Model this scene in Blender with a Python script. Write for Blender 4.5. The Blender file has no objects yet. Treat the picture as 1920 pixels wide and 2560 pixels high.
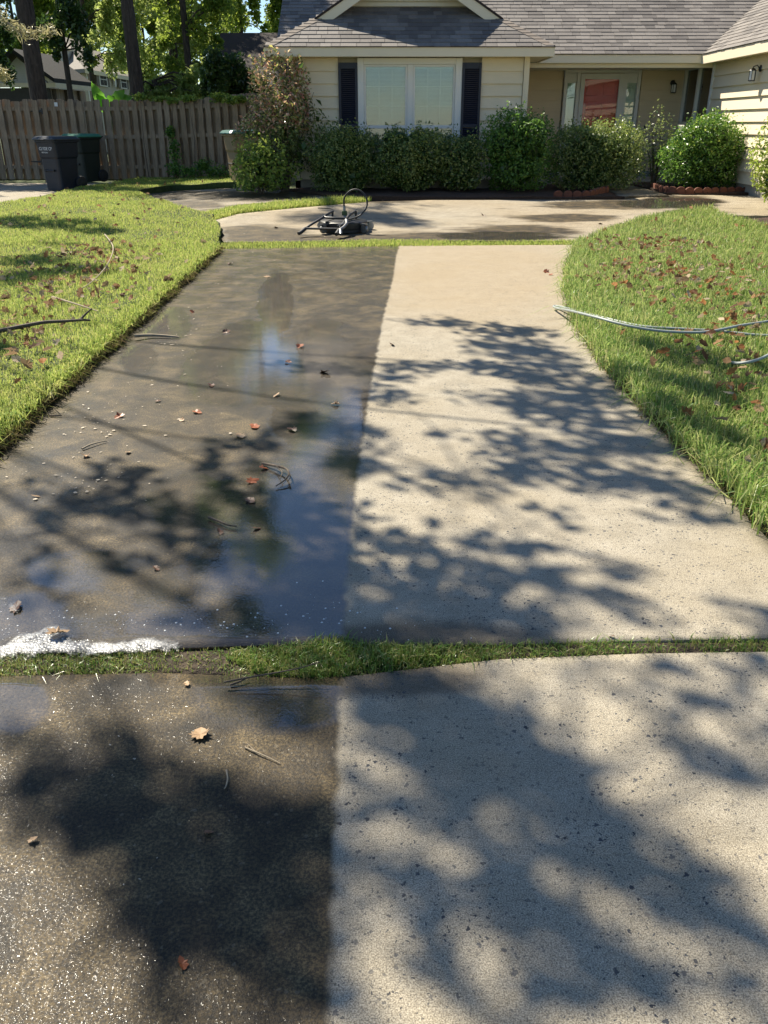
import bpy, bmesh, math, random
import numpy as np
from mathutils import Vector, Matrix, Euler
from mathutils.geometry import delaunay_2d_cdt

random.seed(7)
RNG = np.random.default_rng(7)
R = math.radians
SC = bpy.context.scene
COL = SC.collection

# ------------------------------------------------------------------ camera
CAM_H, PITCH, FPX = 1.38, R(24.98), 2080.0
cam = bpy.data.cameras.new('camera')
cam.sensor_fit = 'VERTICAL'; cam.sensor_height = 24.0
cam.lens = FPX / 2560.0 * 24.0
cam.clip_start = 0.05; cam.clip_end = 2000
cam_o = bpy.data.objects.new('camera', cam); COL.objects.link(cam_o)
cam_o.location = (0, 0, CAM_H); cam_o.rotation_euler = (math.pi/2 - PITCH, 0, 0)
SC.camera = cam_o

# ------------------------------------------------------------------ light
SUN_EL, SUN_AZ = R(49), R(40)              # azimuth: to the left of straight ahead
S = Vector((-math.sin(SUN_AZ)*math.cos(SUN_EL), math.cos(SUN_AZ)*math.cos(SUN_EL), math.sin(SUN_EL)))
world = bpy.data.worlds.new('World'); SC.world = world; world.use_nodes = True
wn = world.node_tree.nodes; wl = world.node_tree.links
sky = wn.new('ShaderNodeTexSky'); sky.sky_type = 'NISHITA'; sky.sun_disc = False
sky.sun_elevation = SUN_EL; sky.sun_rotation = -SUN_AZ
sky.air_density = 1.0; sky.dust_density = 0.15; sky.ozone_density = 4.0; sky.altitude = 200
wn['Background'].inputs['Strength'].default_value = 0.072
wl.new(sky.outputs['Color'], wn['Background'].inputs['Color'])
sun = bpy.data.lights.new('sun', 'SUN'); sun.energy = 5.0; sun.angle = R(0.53); sun.color = (1.0, 0.915, 0.76)
sun_o = bpy.data.objects.new('sun', sun); COL.objects.link(sun_o)
sun_o.rotation_euler = S.to_track_quat('Z', 'Y').to_euler(); sun_o.location = (-20, 30, 40)
SC.view_settings.view_transform = 'Standard'; SC.view_settings.look = 'None'
SC.view_settings.exposure = 1.0; SC.view_settings.gamma = 1.0
SC.view_settings.use_curve_mapping = False
SC.render.engine = 'CYCLES'
SC.cycles.use_denoising = True
SC.cycles.max_bounces = 5; SC.cycles.diffuse_bounces = 3; SC.cycles.glossy_bounces = 2
SC.cycles.transparent_max_bounces = 10; SC.cycles.transmission_bounces = 4
SC.cycles.sample_clamp_indirect = 4.0

# ------------------------------------------------------------------ terrain and photo <-> ground calculations
def sm(t):
    t = np.clip(t, 0, 1); return t*t*(3-2*t)
def terr(x, y):
    return (0.07 + 0.17*sm((np.asarray(x)+5.5)/3.5)) * sm((np.asarray(y)-10.5)/6.5)
CP, SP = math.cos(PITCH), math.sin(PITCH)
def ray(u, v):
    cx, cy = (u-960)/FPX, (1280-v)/FPX
    return np.array([cx, cy*SP + CP, cy*CP - SP])
def G(u, v, dz=0.0):                        # ground point seen at photo pixel u, v
    d = ray(u, v); t = 2.0
    for _ in range(60):
        z = CAM_H + t*d[2]; g = float(terr(t*d[0], t*d[1])) + dz
        nt = t + (z-g)/max(-d[2], 0.03)*0.8
        if abs(nt-t) < 1e-5: break
        t = max(0.2, min(nt, 60))
    return Vector((t*d[0], t*d[1], float(terr(t*d[0], t*d[1])) + dz))
def AT(u, v, Y):                            # point on the ray at world depth Y
    d = ray(u, v); t = Y/d[1]
    return Vector((t*d[0], Y, CAM_H + t*d[2]))
def PIX(x, y, z):                           # inverse, arrays
    zc = y*CP + (CAM_H-z)*SP
    yc = y*SP - (CAM_H-z)*CP
    return 960 + FPX*x/zc, 1280 - FPX*yc/zc
def GP(pts, dz=0.0): return [tuple(G(u, v, dz))[:2] for u, v in pts]

# ------------------------------------------------------------------ object helpers
def np_mesh(name, V, faces, mat=None, smooth=False, attrs=None):
    me = bpy.data.meshes.new(name)
    V = np.asarray(V, dtype=np.float32)
    if not isinstance(faces, list): faces = [faces]
    faces = [np.asarray(f, dtype=np.int32) for f in faces if len(f)]
    me.vertices.add(len(V)); me.vertices.foreach_set('co', V.ravel())
    loops = np.concatenate([f.ravel() for f in faces])
    tot = np.concatenate([np.full(len(f), f.shape[1], np.int32) for f in faces])
    st = np.concatenate([[0], np.cumsum(tot)[:-1]]).astype(np.int32)
    me.loops.add(len(loops)); me.loops.foreach_set('vertex_index', loops)
    me.polygons.add(len(tot)); me.polygons.foreach_set('loop_start', st)
    me.polygons.foreach_set('use_smooth', np.full(len(tot), bool(smooth)))
    if attrs:
        for k, a in attrs.items():
            at = me.attributes.new(k, 'FLOAT', 'POINT'); at.data.foreach_set('value', np.asarray(a, np.float32))
    me.update(calc_edges=True)
    if mat: me.materials.append(mat)
    return me
def tag(o, label=None, cat=None, group=None, kind=None):
    if label: o['label'] = label
    if cat: o['category'] = cat
    if group: o['group'] = group
    if kind: o['kind'] = kind
    return o
def link(name, me, parent=None, loc=(0, 0, 0), rot=None):
    o = bpy.data.objects.new(name, me); COL.objects.link(o)
    o.location = loc
    if rot is not None: o.rotation_euler = rot
    if parent is not None: o.parent = parent
    return o
def thing(name, label, cat, loc=(0, 0, 0), rotz=0.0, group=None):
    o = bpy.data.objects.new(name, None); COL.objects.link(o); o.empty_display_size = 0.2
    o.location = loc; o.rotation_euler = (0, 0, rotz)
    return tag(o, label, cat, group)
class MB:
    """mesh builder: boxes, prisms, tubes, lathes -> one mesh"""
    def __init__(s, off=(0, 0, 0)): s.v = []; s.f = []; s.sm = []; s.off = Vector(off)
    def add(s, vs, fs, smooth=False):
        b = len(s.v); s.v += [tuple(Vector(p)-s.off) for p in vs]
        s.f += [tuple(b+i for i in f) for f in fs]; s.sm += [smooth]*len(fs); return s
    def box(s, x0, x1, y0, y1, z0, z1):
        v = [(x, y, z) for z in (z0, z1) for y in (y0, y1) for x in (x0, x1)]
        return s.add(v, [(0, 2, 3, 1), (4, 5, 7, 6), (0, 1, 5, 4), (2, 6, 7, 3), (0, 4, 6, 2), (1, 3, 7, 5)])
    def prism(s, poly, d):                  # poly: 3-D points, extruded by vector d
        n = len(poly); d = Vector(d); v = [Vector(p) for p in poly] + [Vector(p)+d for p in poly]
        f = [tuple(range(n))[::-1], tuple(range(n, 2*n))] + [(i, (i+1) % n, n+(i+1) % n, n+i) for i in range(n)]
        return s.add(v, f)
    def tube(s, pts, rad, n=8, caps=True):
        pts = [Vector(p) for p in pts]; m = len(pts)
        if not hasattr(rad, '__len__'): rad = [rad]*m
        vs = []; up = None
        for i, p in enumerate(pts):
            t = (pts[min(i+1, m-1)] - pts[max(i-1, 0)]).normalized()
            if up is None:
                up = Vector((0, 0, 1)) if abs(t.z) < 0.9 else Vector((1, 0, 0))
            a = t.cross(up)
            if a.length < 1e-6: a = t.orthogonal()
            a.normalize(); b = a.cross(t).normalized(); up = b
            for k in range(n):
                w = 2*math.pi*k/n; vs.append(p + (a*math.cos(w) + b*math.sin(w))*rad[i])
        fs = [(i*n+k, i*n+(k+1) % n, (i+1)*n+(k+1) % n, (i+1)*n+k) for i in range(m-1) for k in range(n)]
        s.add(vs, fs, True)
        if caps:
            b = len(s.v)-len(vs)
            s.f += [tuple(b+k for k in range(n))[::-1], tuple(b+(m-1)*n+k for k in range(n))]; s.sm += [False]*2
        return s
    def lathe(s, prof, c=(0, 0, 0), axis='Z', n=24):
        c = Vector(c); vs = []
        for r, h in prof:
            for k in range(n):
                w = 2*math.pi*k/n; a, b = r*math.cos(w), r*math.sin(w)
                vs.append(c + Vector({'Z': (a, b, h), 'X': (h, a, b), 'Y': (a, h, b)}[axis]))
        m = len(prof)
        fs = [(i*n+k, i*n+(k+1) % n, (i+1)*n+(k+1) % n, (i+1)*n+k) for i in range(m-1) for k in range(n)]
        fs += [tuple(range(n))[::-1], tuple((m-1)*n+k for k in range(n))]
        return s.add(vs, fs, True)
    def mesh(s, name, mat, bevel=0.0):
        me = bpy.data.meshes.new(name); me.from_pydata(s.v, [], s.f); me.update()
        me.polygons.foreach_set('use_smooth', s.sm)
        bm = bmesh.new(); bm.from_mesh(me)
        bmesh.ops.recalc_face_normals(bm, faces=bm.faces)
        if bevel:
            ed = [e for e in bm.edges if len(e.link_faces) == 2 and e.calc_face_angle(0) > 0.6]
            bmesh.ops.bevel(bm, geom=ed, offset=bevel, segments=2, affect='EDGES', profile=0.5)
        bm.to_mesh(me); bm.free()
        if any(s.sm):
            for e in me.edges: pass
            try: me.set_sharp_from_angle(angle=R(38))
            except Exception: pass
        if mat: me.materials.append(mat)
        return me
    def build(s, name, mat, parent=None, bevel=0.0, loc=(0, 0, 0), rot=None):
        return link(name, s.mesh(name, mat, bevel), parent, loc, rot)

# ------------------------------------------------------------------ materials
MAT = {}
class NT:
    def __init__(s, name):
        s.m = bpy.data.materials.new(name); s.m.use_nodes = True; s.t = s.m.node_tree
        s.b = s.t.nodes['Principled BSDF']; s.out = s.t.nodes['Material Output']; MAT[name] = s.m
    def n(s, typ, **kw):
        nd = s.t.nodes.new('ShaderNode'+typ)
        for k, v in kw.items():
            if hasattr(nd, k): setattr(nd, k, v)
            else: s.set(nd.inputs[k.replace('_', ' ')], v)
        return nd
    def set(s, sock, v):
        if isinstance(v, bpy.types.NodeSocket): s.t.links.new(v, sock)
        elif isinstance(v, (tuple, list)) and len(v) == 3 and sock.type == 'RGBA': sock.default_value = (*v, 1)
        else: sock.default_value = v
    def p(s, **kw):
        for k, v in kw.items(): s.set(s.b.inputs[k.replace('_', ' ')], v)
        return s
    def coord(s, kind='Object'): return s.n('TexCoord').outputs[kind]
    def pos(s): return s.n('NewGeometry').outputs['Position']
    def noise(s, vec, scale, detail=4, rough=0.55, out='Fac', dist=0.0):
        nd = s.n('TexNoise'); s.set(nd.inputs['Vector'], vec); nd.inputs['Scale'].default_value = scale
        nd.inputs['Detail'].default_value = detail; nd.inputs['Roughness'].default_value = rough
        nd.inputs['Distortion'].default_value = dist
        return nd.outputs[out]
    def ramp(s, fac, stops, interp='LINEAR'):
        nd = s.n('ValToRGB'); nd.color_ramp.interpolation = interp; s.set(nd.inputs[0], fac)
        cr = nd.color_ramp
        while len(cr.elements) < len(stops): cr.elements.new(0.5)
        for e, (p, c) in zip(cr.elements, stops):
            e.position = p
            e.color = (c, c, c, 1) if not hasattr(c, '__len__') else (*c, 1)
        return nd.outputs[0]
    def mix(s, fac, a, b, typ='MIX'):
        nd = s.n('Mix', data_type='RGBA', blend_type=typ); s.set(nd.inputs[0], fac); s.set(nd.inputs[6], a); s.set(nd.inputs[7], b)
        return nd.outputs[2]
    def math(s, op, a, b=None, c=None, clamp=False):
        nd = s.n('Math', operation=op, use_clamp=clamp); s.set(nd.inputs[0], a)
        if b is not None: s.set(nd.inputs[1], b)
        if c is not None: s.set(nd.inputs[2], c)
        return nd.outputs[0]
    def mr(s, v, a, b, c=0.0, d=1.0, typ='SMOOTHSTEP'):
        nd = s.n('MapRange', interpolation_type=typ); 
        for i, q in enumerate((v, a, b, c, d)): s.set(nd.inputs[i], q)
        return nd.outputs[0]
    def attr(s, name): return s.n('Attribute', attribute_name=name).outputs['Fac']
    def bump(s, h, strength=0.3, dist=0.01, normal=None):
        nd = s.n('Bump'); s.set(nd.inputs['Height'], h); s.set(nd.inputs['Strength'], strength); s.set(nd.inputs['Distance'], dist)
        if normal is not None: s.set(nd.inputs['Normal'], normal)
        return nd.outputs[0]
    def rnd(s):                              # differs from piece to piece and from object to object
        a = s.n('ObjectInfo').outputs['Random']; b = s.n('NewGeometry').outputs['Random Per Island']
        return s.math('FRACT', s.math('ADD', a, b))
    def scalev(s, vec, sx, sy, sz):
        nd = s.n('Mapping'); s.set(nd.inputs['Vector'], vec); nd.inputs['Scale'].default_value = (sx, sy, sz); return nd.outputs[0]

def flat(name, col, rough=0.6, var=0.12, scale=6.0, bump=0.0, bscale=80, metallic=0.0, spec=0.5):
    t = NT(name); v = t.coord()
    n = t.noise(v, scale, 5, 0.6)
    c1 = tuple(c*(1-var) for c in col); c2 = tuple(min(1, c*(1+var)) for c in col)
    t.p(Base_Color=t.ramp(n, [(0.3, c1), (0.7, c2)]), Roughness=rough, Metallic=metallic)
    t.b.inputs['Specular IOR Level'].default_value = spec
    if bump: t.p(Normal=t.bump(t.noise(v, bscale, 3), bump, 0.01))
    return t.m
def leafy(name, cols, trans=0.45, rough=0.45, spec=0.4, patch=None):
    """thin leaf: colour changes from leaf to leaf, light shines through"""
    t = NT(name); r = t.rnd()
    n = len(cols); c = t.ramp(r, [((i+0.5)/n, q) for i, q in enumerate(cols)])
    if patch:                                # thin, strawy places and lusher ones
        P = t.pos(); c = t.mix(t.mr(t.noise(P, 1.5, 4, .65), .50, .76, 0, .5), c, patch)
        c = t.mix(t.mr(t.noise(P, .9, 3, .6), .52, .70, 0, .6), c, t.mix(1.0, c, (.5, .62, .55), 'MULTIPLY'))
    t.p(Base_Color=c, Roughness=rough); t.b.inputs['Specular IOR Level'].default_value = spec
    tr = t.n('BsdfTranslucent'); t.set(tr.inputs[0], t.mix(0.5, c, (0.75, 0.85, 0.12), 'MULTIPLY') if False else t.mix(0.35, c, tuple(min(1, q*1.9) for q in cols[-1])))
    mx = t.n('MixShader'); mx.inputs[0].default_value = trans
    t.t.links.new(t.b.outputs[0], mx.inputs[1]); t.t.links.new(tr.outputs[0], mx.inputs[2]); t.t.links.new(mx.outputs[0], t.out.inputs[0])
    return t.m

def concrete(name):
    t = NT(name); P = t.pos()
    wetd = t.attr('wet'); pud = t.attr('pud'); tan = t.attr('tan')
    edge = t.noise(P, 9, 4, 0.6)
    rag = t.math('MULTIPLY', t.math('SUBTRACT', t.noise(t.scalev(P, 0.8, 2.2, 1), 1.6, 6, 0.65), 0.5), t.attr('rag'))
    wsd = t.math('ADD', t.math('ADD', wetd, rag), t.math('MULTIPLY', t.math('SUBTRACT', edge, 0.5), 0.05))
    wet = t.mr(wsd, t.mr(t.attr('rag'), 0, 1, -0.014, -0.28), 0.014)
    # dry, washed concrete
    big = t.noise(P, 0.9, 3, 0.6); mid = t.noise(P, 7, 4, 0.65); grain = t.noise(P, 330, 1, 0.7); grain2 = t.noise(P, 90, 2, 0.7)
    dry = t.ramp(mid, [(0.25, (0.33, 0.295, 0.23)), (0.55, (0.42, 0.38, 0.305)), (0.8, (0.49, 0.448, 0.368))])
    dry = t.mix(t.mr(big, 0.42, 0.68, 0, 0.45), dry, (0.36, 0.30, 0.20))
    dry = t.mix(t.math('MULTIPLY', tan, 0.5), dry, (0.40, 0.305, 0.185))
    dry = t.mix(t.mr(grain, 0.3, 0.72, 0.0, 1.0), t.mix(1.0, dry, (0.50, 0.48, 0.45), 'MULTIPLY'), t.mix(1.0, dry, (1.26, 1.25, 1.22), 'MULTIPLY'))
    dry = t.mix(t.mr(grain2, 0.50, 0.72, 0, 0.55), dry, t.mix(1.0, dry, (0.62, 0.60, 0.56), 'MULTIPLY'))
    # dark chips of exposed aggregate
    wob = t.n('VectorMath', operation='ADD'); t.set(wob.inputs[0], P)
    nv = t.n('VectorMath', operation='SCALE'); nn = t.n('TexNoise'); t.set(nn.inputs['Vector'], P); nn.inputs['Scale'].default_value = 110
    t.set(nv.inputs[0], nn.outputs['Color']); nv.inputs['Scale'].default_value = 0.016; t.set(wob.inputs[1], nv.outputs[0])
    def chips(scale, frac, rad):
        vo = t.n('TexVoronoi'); vo.voronoi_dimensions = '2D'; t.set(vo.inputs['Vector'], wob.outputs[0]); vo.inputs['Scale'].default_value = scale
        sx = t.n('SeparateColor'); t.set(sx.inputs[0], vo.outputs['Color'])
        pick = t.math('LESS_THAN', sx.outputs[0], frac)
        size = t.math('MULTIPLY', rad, t.math('ADD', 0.35, t.math('MULTIPLY', sx.outputs[1], 0.75)))
        inside = t.mr(t.math('SUBTRACT', size, vo.outputs['Distance']), -0.03, 0.04)
        return t.math('MULTIPLY', pick, inside), sx.outputs[2]
    c1, k1 = chips(66, 0.085, 0.34); c2, k2 = chips(140, 0.15, 0.36); c3, k3 = chips(300, 0.14, 0.42)
    chip = t.math('MAXIMUM', t.math('MAXIMUM', c1, c2), t.math('MULTIPLY', c3, 0.7))
    amt = t.math('MULTIPLY', chip, t.mr(t.noise(P, 2.5, 2), 0.35, 0.6, 0.45, 0.95))
    broom = t.noise(t.scalev(P, 6, 190, 1), 1.0, 2, 0.6)
    dry = t.mix(t.mr(broom, 0.45, 0.75, 0, 0.30), dry, t.mix(1.0, dry, (0.66, 0.64, 0.60), 'MULTIPLY'))
    dry = t.mix(t.math('MULTIPLY', t.mr(t.math('ADD', t.attr('damp_shade'), t.math('MULTIPLY', t.math('SUBTRACT', edge, 0.5), 0.5)), 0.05, 0.7), 0.8), dry, t.mix(1.0, dry, (0.30, 0.28, 0.27), 'MULTIPLY'))  # darkens the dry colour by the joint: moisture plus painted tree shade
    dry = t.mix(amt, dry, t.ramp(k1, [(0.0, (0.022, 0.026, 0.036)), (0.45, (0.06, 0.065, 0.075)), (0.8, (0.14, 0.13, 0.115)), (1, (0.22, 0.19, 0.15))]))
    # dirty wet concrete
    wn_ = t.noise(P, 5, 4, 0.68, dist=0.4); wg = t.noise(P, 135, 2, 0.8)
    wc = t.ramp(wn_, [(0.30, (0.012, 0.009, 0.005)), (0.48, (0.055, 0.039, 0.017)), (0.68, (0.145, 0.106, 0.050))])
    wc = t.mix(t.mr(wg, 0.38, 0.68), t.mix(1.0, wc, (0.35, 0.35, 0.36), 'MULTIPLY'), t.mix(1.0, wc, (1.6, 1.56, 1.48), 'MULTIPLY'))
    vs = t.n('TexVoronoi'); vs.voronoi_dimensions = '2D'; t.set(vs.inputs['Vector'], P); vs.inputs['Scale'].default_value = 150
    sp = t.n('SeparateColor'); t.set(sp.inputs[0], vs.outputs['Color'])
    speck = t.math('MULTIPLY', t.math('LESS_THAN', sp.outputs[0], 0.10), t.mr(vs.outputs['Distance'], t.math('MULTIPLY', sp.outputs[1], 0.45), 0.05))
    wc = t.mix(t.math('MULTIPLY', speck, 0.22), wc, (0.30, 0.25, 0.17))
    pn = t.mr(t.math('ADD', pud, t.math('MULTIPLY', t.math('SUBTRACT', t.noise(t.scalev(P, 1, 0.6, 1), 3.2, 4), 0.5), 0.9)), 0.12, 0.5)
    wc = t.mix(t.math('MULTIPLY', pn, 0.75), wc, t.mix(1.0, wc, (0.42, 0.40, 0.40), 'MULTIPLY'))
    t.p(Base_Color=t.mix(wet, dry, wc))
    t.p(Roughness=t.mix(wet, (0.86,)*3, (0.6,)*3)); t.b.inputs['Specular IOR Level'].default_value = 0.3
    hb = t.math('ADD', t.math('MULTIPLY', grain, 0.6), t.math('MULTIPLY', grain2, 0.8))
    hb = t.math('ADD', hb, t.math('MULTIPLY', chip, -0.35))
    t.p(Normal=t.bump(hb, 0.55, 0.004))
    # water film: rough over the grain, glassy where it stands in pools
    filmh = t.math('ADD', t.math('MULTIPLY', t.noise(P, 120, 1, 0.6), 0.6), t.math('MULTIPLY', t.noise(P, 32, 2, 0.6), 0.7))
    film = t.math('MULTIPLY', t.attr('film'), t.mr(t.noise(P, 4.0, 4, 0.6), 0.35, 0.6, 0.25, 0.95))
    bn = t.n('Bump'); t.set(bn.inputs['Height'], filmh); bn.inputs['Distance'].default_value = 0.006
    t.set(bn.inputs['Strength'], t.mr(t.math('MAXIMUM', pn, t.math('MULTIPLY', film, 0.72)), 0.0, 1.0, 0.65, 0.03, 'LINEAR'))
    glint = t.mr(t.noise(P, 85, 2, 0.7), t.mr(t.noise(P, 3.5, 3), 0.3, 0.7, 0.71, 0.61), 0.76, 0.03, 0.5)
    cov = t.math('MAXIMUM', t.math('MAXIMUM', pn, film), glint)
    t.p(Coat_Normal=bn.outputs[0], Coat_Weight=t.math('MULTIPLY', wet, cov), Coat_Roughness=t.mr(pn, 0, 1, 0.085, 0.012, 'LINEAR'))
    t.b.inputs['Coat IOR'].default_value = 1.7
    return t.m

def build_materials():
    concrete('concrete')
    t = NT('soil'); P = t.pos(); n = t.noise(P, 14, 6, 0.7)
    t.p(Base_Color=t.ramp(n, [(0.3, (0.028, 0.020, 0.013)), (0.7, (0.085, 0.062, 0.038))]), Roughness=0.95, Normal=t.bump(t.noise(P, 60, 5), 0.8, 0.03))
    t = NT('turf'); P = t.pos(); n = t.noise(P, 22, 6, 0.7)
    t.p(Base_Color=t.ramp(n, [(0.3, (0.028, 0.040, 0.010)), (0.55, (0.060, 0.085, 0.020)), (0.75, (0.11, 0.10, 0.04))]), Roughness=0.95, Normal=t.bump(t.noise(P, 90, 5), 0.9, 0.03))
    t = NT('mulch'); P = t.pos(); n = t.noise(P, 40, 5, 0.8)
    t.p(Base_Color=t.ramp(n, [(0.3, (0.03, 0.018, 0.012)), (0.7, (0.13, 0.075, 0.05))]), Roughness=0.95, Normal=t.bump(n, 1.0, 0.04))
    leafy('grass_short', [(0.11, 0.24, 0.022), (0.20, 0.37, 0.034), (0.28, 0.44, 0.045), (0.36, 0.47, 0.07), (0.48, 0.45, 0.17)], 0.5, 0.55, 0.2, (0.40, 0.40, 0.12))
    leafy('grass_long', [(0.06, 0.17, 0.02), (0.12, 0.29, 0.03), (0.18, 0.36, 0.042), (0.26, 0.40, 0.065), (0.43, 0.41, 0.19)], 0.5, 0.4, 0.35, (0.32, 0.36, 0.10))
    leafy('thatch', [(0.06, 0.042, 0.022), (0.14, 0.095, 0.045), (0.26, 0.19, 0.09), (0.20, 0.22, 0.05)], 0.25, 0.8, 0.1)
    leafy('grass_wet', [(0.06, 0.15, 0.016), (0.11, 0.24, 0.026), (0.18, 0.30, 0.04), (0.36, 0.33, 0.13)], 0.3, 0.3, 0.5)
    leafy('leaf_oak', [(0.030, 0.065, 0.014), (0.05, 0.10, 0.018), (0.08, 0.14, 0.022)], 0.4)
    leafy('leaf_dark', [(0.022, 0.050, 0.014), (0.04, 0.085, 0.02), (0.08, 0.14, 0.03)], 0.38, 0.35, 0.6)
    leafy('leaf_yellow', [(0.12, 0.19, 0.035), (0.20, 0.29, 0.055), (0.30, 0.38, 0.09), (0.42, 0.46, 0.16)], 0.6)
    leafy('leaf_mid', [(0.06, 0.12, 0.018), (0.11, 0.20, 0.026), (0.18, 0.28, 0.036), (0.30, 0.36, 0.06)], 0.55)
    leafy('leaf_hedge', [(0.040, 0.090, 0.018), (0.085, 0.155, 0.03), (0.17, 0.24, 0.05), (0.34, 0.38, 0.13)], 0.35, 0.35, 0.6)
    leafy('leaf_box', [(0.045, 0.12, 0.02), (0.09, 0.20, 0.03), (0.17, 0.30, 0.05)], 0.4, 0.35, 0.55)
    leafy('leaf_light', [(0.11, 0.20, 0.035), (0.20, 0.30, 0.05), (0.32, 0.38, 0.08)], 0.5, 0.4)
    leafy('leaf_pink', [(0.52, 0.18, 0.16), (0.72, 0.34, 0.30), (0.82, 0.56, 0.50), (0.48, 0.46, 0.14)], 0.45, 0.35)
    leafy('leaf_plum', [(0.05, 0.075, 0.025), (0.09, 0.125, 0.035), (0.14, 0.20, 0.05), (0.32, 0.34, 0.11)], 0.4, 0.3, 0.6)
    leafy('leaf_banana', [(0.10, 0.26, 0.03), (0.14, 0.32, 0.04)], 0.55, 0.35)
    leafy('needle', [(0.30, 0.27, 0.13), (0.42, 0.37, 0.18), (0.5, 0.46, 0.26)], 0.3)
    leafy('litter', [(0.09, 0.036, 0.015), (0.20, 0.075, 0.020), (0.32, 0.13, 0.03), (0.28, 0.19, 0.10), (0.46, 0.36, 0.24)], 0.25, 0.7, 0.2)
    flat('dead_leaf_red', (0.26, 0.075, 0.022), 0.5, 0.3, 20); flat('dead_leaf_brown', (0.12, 0.055, 0.026), 0.5, 0.3, 20)
    flat('dead_leaf_tan', (0.36, 0.23, 0.12), 0.6, 0.25, 20)
    flat('fleck', (0.46, 0.39, 0.29), 0.7, 0.4, 30); flat('twig', (0.10, 0.075, 0.05), 0.8, 0.35, 12, 0.4, 60); flat('twig_pale', (0.30, 0.24, 0.16), 0.8, 0.3, 12)
    t = NT('bark'); v = t.coord(); w = t.scalev(v, 9, 9, 1.6); n = t.noise(w, 2.2, 6, 0.7, dist=0.5)
    t.p(Base_Color=t.ramp(n, [(0.3, (0.020, 0.015, 0.012)), (0.6, (0.085, 0.065, 0.05)), (0.8, (0.15, 0.12, 0.095))]), Roughness=0.95, Normal=t.bump(n, 1.0, 0.05))
    # house
    def lapwood(name, c, var=0.08):
        t = NT(name); v = t.coord(); n = t.noise(t.scalev(v, 1.2, 1.2, 22), 2.5, 5, 0.6); n2 = t.noise(v, 1.3, 4); r = t.rnd()
        a = t.mix(n, tuple(q*(1-var) for q in c), tuple(q*(1+var) for q in c))
        a = t.mix(t.mr(n2, 0.5, 0.8, 0, 0.22), a, tuple(q*0.72 for q in c))
        a = t.mix(t.math('MULTIPLY', r, 0.10), a, tuple(q*0.8 for q in c))
        t.p(Base_Color=a, Roughness=0.6, Normal=t.bump(n, 0.12, 0.004)); return t.m
    lapwood('siding', (0.80, 0.69, 0.50)); lapwood('trim', (0.82, 0.71, 0.52), 0.05); lapwood('entry_siding', (0.76, 0.61, 0.41))
    lapwood('white_trim', (0.80, 0.78, 0.73), 0.04); lapwood('neighbor_siding', (0.50, 0.45, 0.35)); lapwood('pale_stucco', (0.55, 0.53, 0.49))
    flat('shutter', (0.010, 0.013, 0.030), 0.45, 0.15); flat('door_red', (0.62, 0.045, 0.04), 0.35, 0.08); flat('blind', (0.78, 0.80, 0.74), 0.6, 0.05)
    flat('interior', (0.06, 0.055, 0.05), 0.9); flat('black_metal', (0.018, 0.018, 0.019), 0.42, 0.25, 12, 0.15, 120); flat('brass', (0.45, 0.33, 0.12), 0.35, 0.1, metallic=0.9)
    flat('black_rubber', (0.020, 0.020, 0.021), 0.6, 0.3, 10); flat('grey_metal', (0.24, 0.24, 0.24), 0.4, 0.3, 14, metallic=0.7)
    flat('green_fitting', (0.06, 0.10, 0.03), 0.45); flat('frosted', (0.75, 0.75, 0.72), 0.3, 0.03)
    flat('navy_plastic', (0.010, 0.014, 0.026), 0.5, 0.2, 5, 0.1, 200); flat('green_plastic', (0.016, 0.024, 0.018), 0.5, 0.2, 5, 0.1, 200); flat('black_lid', (0.03, 0.034, 0.04), 0.35, 0.15)
    flat('green_lid', (0.05, 0.22, 0.13), 0.35, 0.12); flat('tan_plastic', (0.30, 0.21, 0.11), 0.5, 0.12); flat('teal_lid', (0.07, 0.16, 0.14), 0.3, 0.1); flat('print_white', (0.62, 0.64, 0.66), 0.6, 0.05)
    flat('hose_grey', (0.30, 0.33, 0.31), 0.45, 0.12, 8); flat('terracotta', (0.16, 0.058, 0.034), 0.85, 0.35, 9, 0.6, 60); flat('porch', (0.36, 0.33, 0.28), 0.8, 0.1)
    def shingle(name, cs):
        t = NT(name); r = t.rnd(); P = t.pos(); g = t.noise(P, 160, 2, 0.8)
        c = t.ramp(r, [((i+.5)/len(cs), q) for i, q in enumerate(cs)])
        c = t.mix(t.mr(t.noise(P, 1.1, 5, 0.65), 0.45, 0.75, 0, 0.5), c, tuple(q*1.35 for q in cs[-1]))
        c = t.mix(t.mr(g, 0.3, 0.7), t.mix(1.0, c, (0.6, 0.6, 0.6), 'MULTIPLY'), t.mix(1.0, c, (1.35, 1.33, 1.3), 'MULTIPLY'))
        t.p(Base_Color=c, Roughness=0.8, Normal=t.bump(g, 0.5, 0.006)); t.b.inputs['Specular IOR Level'].default_value = 0.45; return t.m
    shingle('shingle', [(0.120, 0.108, 0.100), (0.160, 0.144, 0.132), (0.19, 0.172, 0.156), (0.225, 0.204, 0.184)])
    shingle('shingle_warm', [(0.20, 0.165, 0.135), (0.23, 0.19, 0.155)]); shingle('shingle_brown', [(0.030, 0.018, 0.015), (0.045, 0.028, 0.022)]); shingle('shingle_grey', [(0.16, 0.14, 0.12), (0.20, 0.18, 0.155)])
    shingle('shingle_black', [(0.018, 0.017, 0.017), (0.028, 0.026, 0.025)])
    t = NT('brick'); v = t.coord(); bt = t.n('TexBrick'); t.set(bt.inputs['Vector'], t.scalev(v, 1, 1, 1)); bt.inputs['Scale'].default_value = 4.5
    t.set(bt.inputs['Color1'], (0.26, 0.19, 0.15)); t.set(bt.inputs['Color2'], (0.36, 0.29, 0.24)); t.set(bt.inputs['Mortar'], (0.40, 0.37, 0.33)); t.p(Base_Color=bt.outputs[0], Roughness=0.9)
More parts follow.
